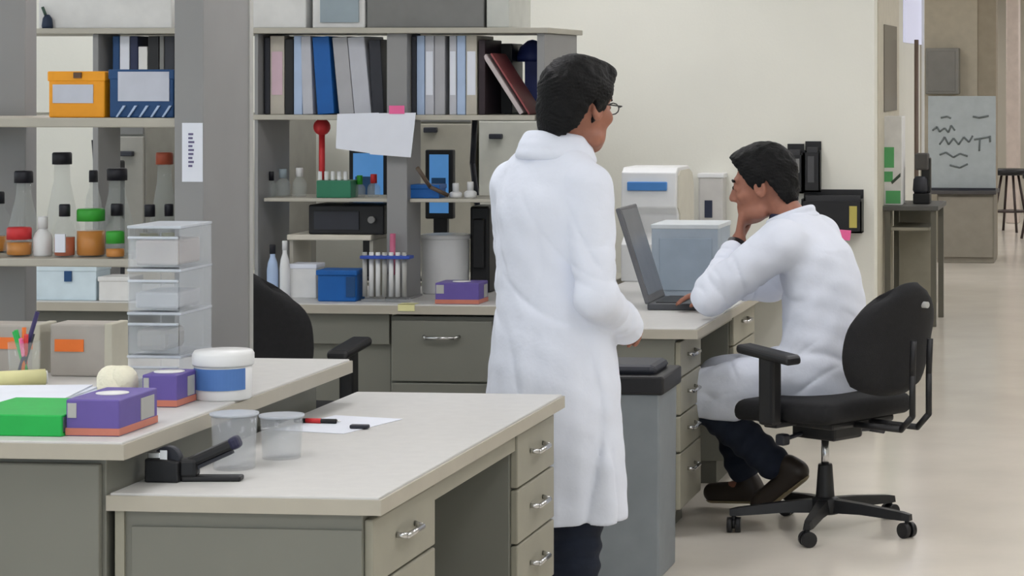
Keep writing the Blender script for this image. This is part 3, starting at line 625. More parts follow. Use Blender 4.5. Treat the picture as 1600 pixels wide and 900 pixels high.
# wall pockets
def pocket(px0, px1, py0, py1, D, label):
    Yq = WY-D; x0, x1 = xat(px0, Yq), xat(px1, Yq); z0, z1 = zat(py1, Yq, px0), zat(py0, Yq, px0)
    r = thing('wall_pocket', label, 'wall pocket', ((x0+x1)/2, WY, z0))
    g = G(); g.box(x0, x1, WY-.008, WY-.001, z0, z1+.02); g.box(x0, x1, Yq, WY-.001, z0, z0+.008); g.box(x0, x0+.006, Yq, WY-.001, z0, z1-.02); g.box(x1-.006, x1, Yq, WY-.001, z0, z1-.02)
    g.box(x0, x1, Yq, Yq+.006, z0, z1-.03)
    part('tray', g, BLACK, r, world=True)
    part('leaflets', G().box(x0+.012, x1-.012, WY-.05, WY-.014, z0+.01, z1-.006, .002), C('leaflet_dark', (52, 52, 54)), r, world=True)
    return r, Yq
r, Yq = pocket(1228, 1254, 232, 302, .06, 'slim black wall pocket directly behind seated man\'s head')
part('print', G().box(xat(1233, Yq), xat(1249, Yq), Yq-.002, Yq, zat(270, Yq, 1240), zat(248, Yq, 1240)), GREY, r, world=True)
r, Yq = pocket(1256, 1281, 228, 300, .06, 'slim black wall pocket, right one of the upper pair')
part('print', G().box(xat(1262, Yq), xat(1272, Yq), Yq-.002, Yq, zat(285, Yq, 1240), zat(244, Yq, 1240)), C('dim', (70, 70, 72)), r, world=True)
r, Yq = pocket(1252, 1346, 304, 364, .1, 'wide black wall tray with yellow label above seated man\'s back')
part('yellow_label', G().box(xat(1327, Yq), xat(1339, Yq), Yq-.002, Yq, zat(356, Yq, 1330), zat(322, Yq, 1330)), C('label_yellow', (176, 164, 84)), r, world=True)
sheet([(1303, 358), (1330, 360), (1328, 376), (1300, 373)], WY-.101, PINK, 'sticky_note', 'pink note hanging below the wide black wall tray', 'note').location.y += 0

# ------------------------------------------------------------------ corridor, right side
# door and window in the corridor wall (faces +x)
def onc(px, X):            # depth where the pixel column meets the plane x = X
    a = (px-PCX)/F; return X*(a*math.sin(TH)+math.cos(TH))/(a*math.cos(TH)-math.sin(TH))
ya, yb = onc(1371, CX), onc(1391, CX)
struct('door_1', G().box(CX+.001, CX+.04, ya-.35, yb+.22, 0, 2.25, .005), C('door_cream', (196, 190, 172)))
g = G().box(CX+.04, CX+.046, ya, yb, zat(175, ya, 1380), zat(38, ya, 1380)); o = struct('window_1', g, C('dark_pane', (108, 104, 96), .2))
ya, yb = onc(1411, CX), onc(1438, CX)
r = struct('window_2', G().box(CX+.001, CX+.012, ya, yb, zat(66, ya, 1420), CZ-.2), mat('daylight_pane', (205, 208, 232), .3, emit=.5))
g = G().box(CX+.012, CX+.03, yb-.03, yb+.03, 1.0, CZ-.2); part('window_frame', g, WHITEP, r)
x = xat(1432, 17.5)
r = thing('floor_pole', 'thin brown pole standing in the corridor before the bright window', 'pole', (x, 17.5, 0))
part('pole', G().cyl((0, 0, .02), (0, 0, zat(62, 17.5, 1432)), .016, n=14), C('pole_brown', (108, 92, 82)), r); part('base', G().cyl((0, 0, 0), (0, 0, .02), .1), CHAR, r)
# table with carton
Yc = 15.9; xa, xb_ = CX+.03, xat(1466, Yc); tz = zat(322, Yc, 1420)
r = thing('side_table', 'grey side table with panel legs in the corridor', 'table', ((xa+xb_)/2, Yc+.3, 0))
part('table_top', G().box(xa, xb_, Yc, Yc+.7, tz-.03, tz, .004), C('table_dark', (86, 86, 84)), r, world=True)
for xx in (xa+.02, xb_-.05):
    for yy in (Yc+.02, Yc+.64): part('leg', G().box(xx, xx+.035, yy, yy+.035, 0, tz-.03), C('table_leg', (100, 98, 88)), r, world=True)
part('side_panel', G().box(xa+.06, xb_-.06, Yc+.62, Yc+.64, .12, tz-.03), C('table_panel', (150, 146, 132)), r, world=True)
part('shelf', G().box(xa+.06, xb_-.06, Yc+.05, Yc+.6, tz-.16, tz-.14), C('table_panel', (150, 146, 132)), r, world=True)
x0, x1 = xat(1371, Yc+.1), xat(1409, Yc+.1)
r = thing('carton', 'white carton with green print on the corridor side table', 'carton', ((x0+x1)/2, Yc+.2, tz))
part('box', G().box(x0, x1, Yc+.1, Yc+.35, tz, zat(182, Yc+.1, 1390), .004), WHITE, r, world=True)
for i, (a, b, c, d) in enumerate(((1373, 1397, 230, 262), (1373, 1395, 268, 284), (1384, 1407, 298, 318))):
    part('green_print', G().box(xat(a, Yc+.1), xat(b, Yc+.1), Yc+.097, Yc+.1, zat(d, Yc+.1, 1390), zat(c, Yc+.1, 1390)), C('print_green', (88, 168, 104)), r, world=True)
part('mark', G().prism([(xat(1392, Yc+.1), zat(284, Yc+.1, 1390)), (xat(1407, Yc+.1), zat(270, Yc+.1, 1390)), (xat(1407, Yc+.1), zat(276, Yc+.1, 1390)), (xat(1394, Yc+.1), zat(288, Yc+.1, 1390))], Yc+.096, Yc+.1), C('print_dark', (60, 74, 62)), r, world=True)
r = thing('coffee_maker', 'black appliance on the corridor side table beside the whiteboard', 'appliance', (xat(1440, Yc+.2), Yc+.3, tz))
part('body', G().box(-.06, .05, -.06, .08, 0, .07, .008).box(-.01, .05, -.02, .08, .07, .3, .01), BLACK, r); part('tank', G().box(-.05, .04, -.05, .05, .22, .33, .012), C('smoke', (80, 78, 76)), r); part('jug', G().lathe([(.04, .07), (.05, .09), (.045, .16), (.03, .18)], 16, (-.015, -.02, 0)), CHAR, r)
# whiteboard and cabinet
Yk = 21.3; x0, x1 = xat(1464, Yk), xat(1553, Yk); kz = zat(298, Yk, 1500)
r = thing('base_cabinet', 'grey cabinet standing below the whiteboard', 'cabinet', ((x0+x1)/2, Yk+.2, 0))
part('body', G().box(x0, x1, Yk+.02, Yk+.5, 0, kz-.03, .005), C('cab_warm', (140, 134, 122)), r, world=True)
part('door', G().box(x0+.01, x1-.01, Yk, Yk+.02, .05, kz-.05, .003), C('cab_warm', (140, 134, 122)), r, world=True)
part('top', G().box(x0-.06, x1+.02, Yk-.03, Yk+.5, kz-.03, kz, .004), C('top_dark', (70, 68, 68)), r, world=True)
bx0, bx1 = xat(1450, Yk+.1), xat(1556, Yk+.1); bz0, bz1 = kz, zat(150, Yk+.1, 1500)
r = thing('whiteboard', 'pale whiteboard with dark handwriting leaning above the grey cabinet', 'whiteboard', ((bx0+bx1)/2, Yk+.12, kz))
part('board', G().box(bx0, bx1, Yk+.1, Yk+.12, bz0, bz1, .003), C('board_white', (168, 176, 178), .3), r, world=True)
part('ledge', G().box(bx0, bx1, Yk+.07, Yk+.1, bz0, bz0+.02), CHAR, r, world=True)
INK = C('board_ink', (104, 112, 112))
def stroke(pts):
    g = G(); pp = [(xat(a, Yk+.1), Yk+.098, zat(b, Yk+.1, 1500)) for a, b in pts]
    for a, b in zip(pp, pp[1:]): g.cyl(a, b, .008, n=6)
    part('handwriting', g, INK, r, world=True)
stroke([(1457, 204), (1464, 198), (1468, 206), (1476, 200), (1482, 207), (1486, 196), (1492, 204)])
stroke([(1520, 182), (1530, 184), (1545, 181)]); stroke([(1470, 184), (1480, 182), (1486, 185)])
stroke([(1468, 226), (1476, 214), (1482, 226), (1490, 216), (1498, 226), (1506, 214), (1514, 222), (1520, 212)])
stroke([(1522, 218), (1534, 216), (1546, 214)]); stroke([(1531, 217), (1530, 236)]); stroke([(1547, 212), (1547, 222)])
stroke([(1468, 242), (1478, 238), (1490, 246), (1500, 240), (1512, 244)]); stroke([(1484, 258), (1500, 262), (1512, 256)])
Yz = 21.9; 
single('wall_panel', G().box(xat(1440, Yz), xat(1527, Yz), Yz, Yz+.12, 0, CZ), C('panel_beige', (186, 178, 160), .8), 'beige partition panel behind the whiteboard', 'partition', (xat(1480, Yz), Yz, 0))
single('wall_panel', G().box(xat(1527, Yz), xat(1556, Yz), Yz+.02, Yz+.3, 0, CZ), C('panel_brown', (160, 150, 132), .8), 'darker beige partition strip right of the whiteboard panel', 'partition', (xat(1540, Yz), Yz, 0))
single('pillar', G().box(xat(1572, 27), xat(1592, 27), 27, 27.4, 0, CZ, .01), C('pillar_pink', (214, 200, 190), .7), 'pale pinkish pillar at far end of the corridor', 'pillar', (xat(1580, 27), 27.2, 0))
x0, x1 = xat(1446, Yz-.2), xat(1498, Yz-.2)
r = thing('wall_box', 'grey metal box mounted on partition above the whiteboard', 'wall box', ((x0+x1)/2, Yz, zat(148, Yz-.2, 1470)))
part('case', G().box(x0, x1, Yz-.2, Yz, zat(147, Yz-.2, 1470), zat(75, Yz-.2, 1470), .008), C('box_grey', (132, 130, 124)), r, world=True)
part('cover', G().box(x0+.02, x1-.03, Yz-.208, Yz-.2, zat(143, Yz-.2, 1470), zat(80, Yz-.2, 1470), .003), C('box_grey2', (124, 122, 117)), r, world=True)
# stools
def stool(px, Y, label):
    r = thing('lab_stool', label, 'stool', (xat(px, Y), Y, 0), .4, 'dark lab stools at the corridor end')
    part('seat', G().lathe([(.16, .58), (.18, .59), (.18, .63), (.15, .645), (.001, .645)], 20), BLACK, r)
    part('ring', G().lathe([(.15, .20), (.165, .20), (.165, .22), (.15, .22)], 20), C('stool_metal', (64, 52, 50), .4), r)
    for i in range(4):
        a = i*PI/2; part('leg', G().cyl((.09*math.cos(a), .09*math.sin(a), .585), (.2*math.cos(a), .2*math.sin(a), 0), .014, n=8), C('stool_metal', (64, 52, 50), .4), r)
stool(1578, 25.6, 'dark stool nearer the whiteboard at corridor end'); stool(1626, 24.6, 'dark stool cut by the right edge of the picture')

# ------------------------------------------------------------------ office chairs
def office_chair(label, loc, rz, seat_z=.46, back_top=.93, tiltb=.12, bo=0, knob=False, R_=.285, ph=.35):
    r = thing('office_chair', label, 'office chair', loc, rz, 'black office chairs')
    sd = G().box(-.235, .235, -.22, .24, seat_z-.075, seat_z, .034, seg=4)
    for v in sd.bm.verts:
        if v.co.y > .12: v.co.z -= (v.co.y-.12)*.2
    for f in sd.bm.faces: f.smooth = True
    part('seat', sd, FABR, r)
    part('seat_pan', G().box(-.17, .17, -.18, .18, seat_z-.10, seat_z-.072, .01), BLACK, r)
    # backrest: rounded shield, curved
    g = G(); bm = g.bm; nu, nv = 17, 17; z0, z1 = seat_z+.02, back_top
    def outl(v):   # half width along height
        return .225*(1-abs(2*v-.86)**3.2*.42) if v > .43 else .225*(1-abs(2*v-.86)**2.4*.35)
    rows = []
    for side in (0, 1):
        R = []
        for j in range(nv):
            v = j/(nv-1); row = []
            for i in range(nu):
                u = 2*i/(nu-1)-1
                zz = z0+(z1-z0)*(v*(1-.13*abs(u)**3 * (v)) + .10*(1-v)*abs(u)**3)
                x = u*outl(v); edge = max(abs(u)**6, abs(2*v-1)**8)
                y0 = -.235-bo-(v*(z1-z0))*math.tan(tiltb)+.055*u*u + .02*math.sin(PI*v)
                t = .034*math.sqrt(max(0, 1-edge))+.004
                row.append(bm.verts.new((x, y0+(t if side == 0 else -t), zz)))
            R.append(row)
        rows.append(R)
    for side in (0, 1):
        for j in range(nv-1):
            for i in range(nu-1):
                q = [rows[side][j][i], rows[side][j][i+1], rows[side][j+1][i+1], rows[side][j+1][i]]
                bm.faces.new(q).smooth = True
    bord = [(0, i) for i in range(nu)]+[(j, nu-1) for j in range(1, nv)]+[(nv-1, i) for i in range(nu-2, -1, -1)]+[(j, 0) for j in range(nv-2, 0, -1)]
    for a, b in zip(bord, bord[1:]+bord[:1]):
        bm.faces.new((rows[0][a[0]][a[1]], rows[0][b[0]][b[1]], rows[1][b[0]][b[1]], rows[1][a[0]][a[1]])).smooth = True
    b = part('backrest', g, FABR, r)
    if knob: part('knob', G().cyl((.05, -.272-bo-.34*math.tan(tiltb), z1-.08), (.05, -.225-bo-.34*math.tan(tiltb), z1-.08), .011), LGREY, b)
    g = G()
    for s in (-.045, .045): g.tube([(s, -.12, seat_z-.09), (s, -.30-bo, seat_z-.09), (s, -.35-bo, seat_z-.04), (s, -.35-bo, seat_z+.10), (s, -.315-bo-.2*math.tan(tiltb), seat_z+.22)], .011)
    part('back_bracket', g, BLACK, r)
    for s in (-1, 1):
        a = part('armrest', G().box(s*.275-.026, s*.275+.026, -.02, .05, seat_z-.085, .645, .012).box(min(s*.12, s*.275), max(s*.12, s*.275), -.015, .045, seat_z-.095, seat_z-.075, .005), BLACK, r)
        pd = G().box(s*.275-.04, s*.275+.04, -.10, .145, .642, .675, .014, seg=3)
        for v in pd.bm.verts: v.co.z -= .03*max(0, (-v.co.y-.02)/.08) if v.co.y < -.02 else 0
        part('arm_pad', pd, BLACK, a)
    part('tilt_mechanism', G().box(-.08, .08, -.11, .09, seat_z-.155, seat_z-.098, .012), BLACK, r)
    part('lever', G().tube([(.06, -.03, seat_z-.135), (.17, -.06, seat_z-.14), (.235, -.075, seat_z-.155)], .008), CHAR, r)
    part('lever', G().tube([(-.06, .04, seat_z-.135), (-.16, .05, seat_z-.15)], .008).box(-.19, -.15, .03, .07, seat_z-.17, seat_z-.13, .008), CHAR, r)
    part('gas_lift', G().cyl((0, 0, .2), (0, 0, seat_z-.15), .014), CHROME, r)
    part('column', G().lathe([(.036, .085), (.034, .12), (.026, .23), (.024, .235)], 18), BLACK, r)
    part('hub', G().lathe([(.05, .06), (.055, .07), (.052, .11), (.035, .12)], 18), BLACK, r)
    for i in range(5):
        a = 2*PI*i/5+ph; M = Matrix.Rotation(a, 4, 'Z')
        g = G(); t = g.bm
        prof = [(0, .028, .065, .115), (.15, .022, .068, .105), (R_-.015, .018, .06, .088), (R_+.015, .014, .06, .082)]
        rr = []
        for x, w_, za, zb in prof: rr.append([t.verts.new(M @ Vector(p)) for p in ((x, -w_, za), (x, w_, za), (x, w_*.7, zb), (x, -w_*.7, zb))])
        for A, B in zip(rr, rr[1:]):
            for q in range(4): t.faces.new((A[q], A[(q+1) % 4], B[(q+1) % 4], B[q]))
        t.faces.new(rr[0]); t.faces.new(rr[-1][::-1])
        lg = part('base_leg', g, BLACK, r)
        c = M @ Vector((R_, 0, 0)); e = M @ Vector((0, 1, 0))
        Mc = Matrix.Translation(c) @ Matrix.Rotation(a+.7*i, 4, 'Z')
        g = G(); g.cyl((0, -.024, .027), (0, -.006, .027), .027, n=18, M=Mc); g.cyl((0, .006, .027), (0, .024, .027), .027, n=18, M=Mc); g.cyl((0, -.008, .03), (0, .008, .03), .018, n=12, M=Mc); g.cyl((0, 0, .03), (0, 0, .066), .008, n=10, M=Mc)
        part('caster', g, BLACK, lg)
    return r
CHX, CHY = -1.08, 8.80
office_chair('black swivel office chair the seated man sits on', (CHX, CHY, 0), math.radians(56), .485, .90, .2, .085, True, .325, -.1)
office_chair('empty black office chair facing the rear worktop', (xat(428, 8.62), 8.62, 0), math.radians(-4), .45, .94)

# ------------------------------------------------------------------ people : signed-distance modelling
def smin(a, b, k):
    h = np.clip(.5+.5*(b-a)/k, 0, 1); return b*(1-h)+a*h-k*h*(1-h)
def smax(a, b, k): return -smin(-a, -b, k)
class SDF:
    def __init__(s, lo, hi, h):
        s.lo = np.array(lo, float); s.h = h; s.n = np.ceil((np.array(hi)-s.lo)/h).astype(int)+1
        s.ax = [(s.lo[i]+h*np.arange(s.n[i])).astype(np.float32) for i in range(3)]
        s.D = np.full(s.n, 1., np.float32)
    def reg(s, lo, hi, m):
        a = np.maximum(np.floor((np.array(lo)-m-s.lo)/s.h).astype(int), 0); b = np.minimum(np.ceil((np.array(hi)+m-s.lo)/s.h).astype(int)+1, s.n)
        sl = tuple(slice(a[i], max(a[i], b[i])) for i in range(3))
        return sl, s.ax[0][sl[0]][:, None, None], s.ax[1][sl[1]][None, :, None], s.ax[2][sl[2]][None, None, :]
    def ell(s, c, r, k=.02, R=None, op='u'):
        m = max(r); lo = [c[i]-m for i in range(3)]; hi = [c[i]+m for i in range(3)]
        sl, X, Y, Z = s.reg(lo, hi, k+.02); X = X-c[0]; Y = Y-c[1]; Z = Z-c[2]
        if R is not None:
            Rt = np.array(R).T
            X, Y, Z = (Rt[i][0]*X+Rt[i][1]*Y+Rt[i][2]*Z for i in range(3))
        p = np.sqrt((X/r[0])**2+(Y/r[1])**2+(Z/r[2])**2); q = np.sqrt((X/r[0]**2)**2+(Y/r[1]**2)**2+(Z/r[2]**2)**2)
        d = p*(p-1)/np.maximum(q, 1e-6)
        s.D[sl] = smin(s.D[sl], d, k) if op == 'u' else smax(s.D[sl], -d, k)
    def cap(s, a, b, ra, rb=None, k=.02, op='u', fold=None):
        rb = ra if rb is None else rb; a = np.array(a, float); b = np.array(b, float); m = max(ra, rb)
        sl, X, Y, Z = s.reg(np.minimum(a, b)-m, np.maximum(a, b)+m, k+.02)
        d = b-a; L = float(d @ d) or 1e-9
        t = np.clip(((X-a[0])*d[0]+(Y-a[1])*d[1]+(Z-a[2])*d[2])/L, 0, 1)
        r = ra+(rb-ra)*t
        if fold is not None: r = r+fold(t, X, Y, Z)
        q = np.sqrt((X-a[0]-t*d[0])**2+(Y-a[1]-t*d[1])**2+(Z-a[2]-t*d[2])**2)-r
        s.D[sl] = smin(s.D[sl], q, k) if op == 'u' else smax(s.D[sl], -q, k)
    def loft(s, keys, k=.02, fold=None):
        """keys: (z, cx, cy, a, b)"""
        K = np.array(keys, float)
        sl, X, Y, Z = s.reg((-1, -1, K[0, 0]), (1, 1, K[-1, 0]), .03)
        z = Z[0, 0, :]
        # smooth interpolation
        def ip(c):
            zz = np.interp(z, K[:, 0], np.arange(len(K))); i = np.clip(zz.astype(int), 0, len(K)-2); f = zz-i
            P = np.concatenate([[2*c[0]-c[1]], c, [2*c[-1]-c[-2]]]); p0, p1, p2, p3 = P[i], P[i+1], P[i+2], P[i+3]
            return (.5*((2*p1)+(-p0+p2)*f+(2*p0-5*p1+4*p2-p3)*f*f+(-p0+3*p1-3*p2+p3)*f**3)).astype(np.float32)[None, None, :]
        cx, cy, a, b = (ip(K[:, i]) for i in (1, 2, 3, 4))
        ang = np.arctan2(Y-cy, X-cx); mul = 1.0
        if fold is not None: mul = 1+fold(ang, Z)
        d = (np.sqrt(((X-cx)/(a*mul))**2+((Y-cy)/(b*mul))**2)-1)*np.minimum(a, b)*.95
        d = np.maximum(d, np.maximum(K[0, 0]-Z, Z-K[-1, 0]))
        s.D[sl] = smin(s.D[sl], d, k)
    def displace(s, fn):
        _, X, Y, Z = s.reg((-9,)*3, (9,)*3, 0); s.D = s.D+fn(X, Y, Z)
    def clip(s, fn, k=.006):
        _, X, Y, Z = s.reg((-9,)*3, (9,)*3, 0); s.D = smax(s.D, fn(X, Y, Z), k)
    def mesh(s, name, m, parent, relax=2):
        D = s.D.astype(np.float32); ins = D < 0
        n = D.shape; cn = tuple(v-1 for v in n)
        acc = np.zeros(cn+(3,), np.float32); cnt = np.zeros(cn, np.float32)
        corners = [(i, j, k) for i in (0, 1) for j in (0, 1) for k in (0, 1)]
        sub = lambda A, c: A[c[0]:c[0]+cn[0], c[1]:c[1]+cn[1], c[2]:c[2]+cn[2]]
        for c in corners:
            for ax in range(3):
                if c[ax]: continue
                c2 = list(c); c2[ax] = 1
                d0, d1 = sub(D, c), sub(D, c2); mk = (d0 < 0) != (d1 < 0)
                idx = np.nonzero(mk)
                a, b = d0[idx], d1[idx]; t = a/(a-b)
                for q in range(3): acc[idx+(np.full(len(t), q),)] += c[q]+(t if q == ax else 0)
                cnt[idx] += 1
        act = cnt > 0; idx = np.nonzero(act); ids = np.full(cn, -1, np.int64); ids[idx] = np.arange(len(idx[0]))
        V = (np.stack(idx, 1)+acc[idx]/cnt[idx][:, None])*s.h+s.lo
        quads = []
        for ax in range(3):
            sl0 = [slice(None)]*3; sl1 = [slice(None)]*3; sl0[ax] = slice(0, -1); sl1[ax] = slice(1, None)
            a, b = ins[tuple(sl0)], ins[tuple(sl1)]; e = np.array(np.nonzero(a != b))
            u, v = (ax+1) % 3, (ax+2) % 3
            ok = (e[u] > 0) & (e[v] > 0) & (e[u] < n[u]-1) & (e[v] < n[v]-1); e = e[:, ok]
            fl = ins[tuple(e)]
            def g(du, dv):
                c = e.copy(); c[u] += du; c[v] += dv; return ids[tuple(c)]
            q = np.stack([g(-1, -1), g(0, -1), g(0, 0), g(-1, 0)], 1)
            q[~fl] = q[~fl][:, ::-1]; quads.append(q)
        Q = np.concatenate(quads); Q = Q[(Q >= 0).all(1)]
        for _ in range(relax):     # light Laplacian relaxation
            S = np.zeros_like(V); N = np.zeros(len(V))
            for i in range(4):
                np.add.at(S, Q[:, i], V[Q[:, (i+1) % 4]]); np.add.at(N, Q[:, i], 1)
            V = V*.5+.5*S/np.maximum(N, 1)[:, None]
        me = bpy.data.meshes.new(name); me.vertices.add(len(V)); me.vertices.foreach_set('co', V.astype(np.float32).ravel())
        me.loops.add(Q.size); me.loops.foreach_set('vertex_index', Q.astype(np.int32).ravel())
        me.polygons.add(len(Q)); me.polygons.foreach_set('loop_start', np.arange(0, Q.size, 4, dtype=np.int32))
        me.polygons.foreach_set('use_smooth', np.ones(len(Q), bool)); me.update(calc_edges=True); me.validate()
        me.materials.append(m); o = bpy.data.objects.new(name, me); COL.objects.link(o); o.parent = parent; return o
def rot(yaw=0, pitch=0, roll=0):      # yaw left +, pitch down + ; local x right, y forward
    M = Matrix.Rotation(yaw, 3, 'Z') @ Matrix.Rotation(-pitch, 3, 'X') @ Matrix.Rotation(roll, 3, 'Y'); return np.array(M)
def head(S, c, R, sc=1.0):
    P = lambda x, y, z: tuple(np.array(c)+sc*(R @ np.array((x, y, z))))
    E = lambda p, r, k=.02, op='u': S.ell(P(*p), tuple(sc*v for v in r), k, R, op)
    E((0, -.012, .03), (.074, .094, .088)); E((0, .028, -.03), (.060, .066, .082), .03); E((0, .052, -.085), (.042, .036, .034), .03)
    E((0, .073, -.103), (.018, .016, .016), .02); E((0, .074, .028), (.052, .02, .014), .015)
    for s in (-1, 1):
        E((s*.03, .094, .006), (.017, .014, .012), .012, 'd'); E((s*.03, .082, .005), (.013, .012, .012), .004)
        E((s*.048, .06, -.025), (.02, .022, .02), .02); E((s*.040, .02, -.085), (.026, .036, .024), .02)
        E((s*.077, -.008, -.008), (.010, .022, .032), .008); E((s*.084, -.006, -.006), (.006, .012, .02), .004, 'd')
    S.cap(P(0, .088, .015), P(0, .108, -.028), sc*.009, sc*.013, .012)
    for s in (-1, 1): E((s*.013, .098, -.034), (.009, .010, .008), .008)
    S.cap(P(-.018, .086, -.060), P(.018, .086, -.060), sc*.008, sc*.008, .006); S.cap(P(-.016, .085, -.073), P(.016, .085, -.073), sc*.009, sc*.009, .006)
    E((0, .100, -.0665), (.026, .014, .0018), .003, 'd')
    return P
def hair(c, R, parent, sc, seed, top=.0):
    lo = np.array(c)-.17; hi = np.array(c)+.19; S = SDF(lo, hi, .004)
    P = lambda x, y, z: tuple(np.array(c)+sc*(R @ np.array((x, y, z))))
    S.ell(P(0, -.012, .040+top), tuple(sc*v for v in (.088, .110, .096+top)), .02, R)
    S.ell(P(0, -.06, -.025), tuple(sc*v for v in (.074, .056, .075)), .03, R)
    S.ell(P(.0, .055, .092), tuple(sc*v for v in (.06, .045, .03)), .03, R)
    Rt = R.T/sc
    def cl(X, Y, Z):
        x, y, z = (Rt[i][0]*(X-c[0])+Rt[i][1]*(Y-c[1])+Rt[i][2]*(Z-c[2]) for i in range(3))
        g = np.where(y > .03, .012+(y-.03)*1.5, np.where(y > -.005, -.045+(y+.005)*1.63, np.where(y > -.03, .02-(y+.03)*2.6, .02+(y+.03)*1.7)))
        g = np.maximum(g, -.085)
        return (g-z)*.7*sc
    S.clip(cl, .006)
    rng = np.random.RandomState(seed); ph = rng.rand(6)*6
    S.displace(lambda X, Y, Z: .0022*np.sin(160*X+ph[0]+20*np.sin(30*Z))*np.sin(140*Y+ph[1])+.002*np.sin(95*Z+60*X+ph[2])*np.sin(80*Y+ph[3]))
    o = S.mesh('hair', HAIR, parent, 1); return o
def hand(S, W, u, n, t, curl, sc=1.0, spread=.0):
    """W wrist, u finger direction, n palm-facing normal, t thumb side; curl per finger in radians per joint"""
    W, u, n, t = (np.array(v, float) for v in (W, u, n, t)); u /= np.linalg.norm(u); n -= u*(n @ u); n /= np.linalg.norm(n); t = t-u*(t @ u)-n*(t @ n); t /= np.linalg.norm(t)
    p = lambda a, b, c: W+sc*(a*u+b*t+c*n)
    for b in (-.028, -.01, .01, .028): S.cap(p(.0, b*.6, 0), p(.085, b, 0), .013*sc, .012*sc, .014)
    for i, (b, L) in enumerate(((.03, .072), (.0105, .08), (-.0095, .074), (-.028, .058))):
        q = p(.085, b, 0); a = 0
        for j, f in enumerate((.45, .32, .23)):
            a += curl[i] if hasattr(curl, '__len__') else curl
            d = math.cos(a)*u+math.sin(a)*n+(spread*b*20)*t; d /= np.linalg.norm(d)
            e = q+d*L*f*sc; S.cap(q, e, (.0095-.0008*j)*sc, (.0088-.0008*j)*sc, .004); q = e
    q = p(.02, .03, .006); e = p(.055, .058, .018); S.cap(q, e, .014*sc, .011*sc, .014); f = p(.085, .062, .03); S.cap(e, f, .0105*sc, .0095*sc, .005); S.cap(f, p(.105, .056, .04), .0095*sc, .008*sc, .005)
def feature(parent, P, sc):
    for s in (-1, 1):
        part('eye', G().ball(P(s*.03, .0905, .006), (.007*sc,)*3, 10), C('eye', (40, 30, 28), .2), parent)
        g = G(); g.tube([P(s*.016, .094, .026), P(s*.032, .092, .031), P(s*.048, .080, .026)], .004*sc, 6); part('eyebrow', g, HAIR, parent)

# ---- standing man : local x right, y forward ; turned away from the camera towards the right
PHI = math.radians(-36)
MY = 7.12
man = thing('person', 'person standing with back turned in long white lab coat beside front bench', 'person', (xat(864, MY), MY, 0), PHI)
HC = (.045, .06, 1.522); HR = rot(math.radians(7), math.radians(5)); HS = 1.05
B = SDF((-.40, -.32, -.01), (.40, .42, 1.72), .006)
Ph = head(B, HC, HR, HS)
B.cap((.01, -.005, 1.36), (.035, .04, 1.50), .062, .056, .02)
B.loft([(.80, 0, 0, .15, .105), (.95, 0, 0, .145, .10), (1.10, 0, 0, .145, .105), (1.25, 0, 0, .165, .11), (1.36, 0, 0, .14, .085), (1.41, 0, 0, .07, .06)], .03)
for s in (-1, 1):
    sh, el, wr = (s*.165, -.005, 1.30), ((.24, -.045, .985) if s > 0 else (-.185, .02, .99)), (s*.12, .175, .89)
    B.cap(sh, el, .048, .042, .03); B.cap(el, wr, .04, .028, .02)
    hand(B, wr, (-s*.55, .78, -.25), (-s*.4, -.2, -.8), (-s*.2, .0, 1), .45)
    B.cap((s*.085, 0, .84), (s*.095, .01, .48), .082, .056, .03); B.cap((s*.095, .01, .48), (s*.10, -.02, .08), .052, .036, .02)
    B.cap((s*.10, -.02, .05), (s*.125, .13, .035), .038, .03, .02)
B.mesh('body', SKIN, man, 1)
hair(HC, HR, man, HS*1.09, 3, .0)
feature(man, Ph, HS)
g = G()      # glasses
for s in (-1, 1):
    pts = [Ph(s*.03+.022*math.cos(a), .109, .004+.016*math.sin(a)) for a in np.linspace(0, 2*PI, 13)]; g.tube(pts, .0018, 6); g.tube([Ph(s*.052, .108, .008), Ph(s*.078, .09, .010), Ph(s*.080, .0, .010)], .002, 6)
g.tube([Ph(-.009, .110, .008), Ph(.009, .110, .008)], .0018, 6); part('glasses', g, BLACK, man, 'thin dark glasses')
S = SDF((-.42, -.34, .28), (.42, .42, 1.50), .006)
def skirt(ang, Z):
    w_ = np.clip((1.0-Z)/.6, 0, 1)
    return w_*(.040*np.sin(4*ang+.6+1.2*Z)+.026*np.sin(9*ang+2.2-1.5*Z)+.014*np.sin(16*ang+3*Z))+.008*np.sin(7*ang+3*Z)*np.clip((Z-.9)/.2, 0, 1)
S.loft([(.335, 0, .005, .235, .195), (.5, 0, .005, .232, .188), (.72, 0, .003, .219, .178), (.90, 0, 0, .196, .156), (1.00, 0, -.002, .184, .143), (1.12, 0, -.008, .182, .142), (1.24, 0, -.012, .180, .138), (1.325, 0, -.008, .145, .11), (1.395, 0, .002, .085, .08)], .03, skirt)
for s in (-1, 1): S.cap((s*.045, -.008, 1.375), (s*.158, -.008, 1.295), .060, .064, .05)
def tri(x): return np.abs((x/PI) % 2-1)*2-1        # sharp-ridged wave for cloth folds
def wr1(t, X, Y, Z):
    env = np.clip(1.25-abs(t-.95)*1.5, .12, 1)
    return -env*(.007*(1-np.abs(np.sin(9*t+14*(Y-X)+.8*np.sin(30*Y))))**3+.005*(1-np.abs(np.sin(15*t-24*X+12*Z)))**3)+.002
for el, wr in (((.238, -.045, .985), (.135, .155, .885)), ((-.185, .02, .99), (-.115, .17, .885))):
    s = 1 if el[0] > 0 else -1
    S.cap((s*.165, -.008, 1.29), el, .070, .060, .014, fold=wr1)
    S.cap(el, wr, .062, .054, .014, fold=wr1)
    u = np.array(wr)-np.array(el); u /= np.linalg.norm(u)
    S.cap(np.array(wr)-u*.05, np.array(wr)-u*.005, .060, .058, .008)
def groove(x): return (1-np.abs(np.sin(x)))**4
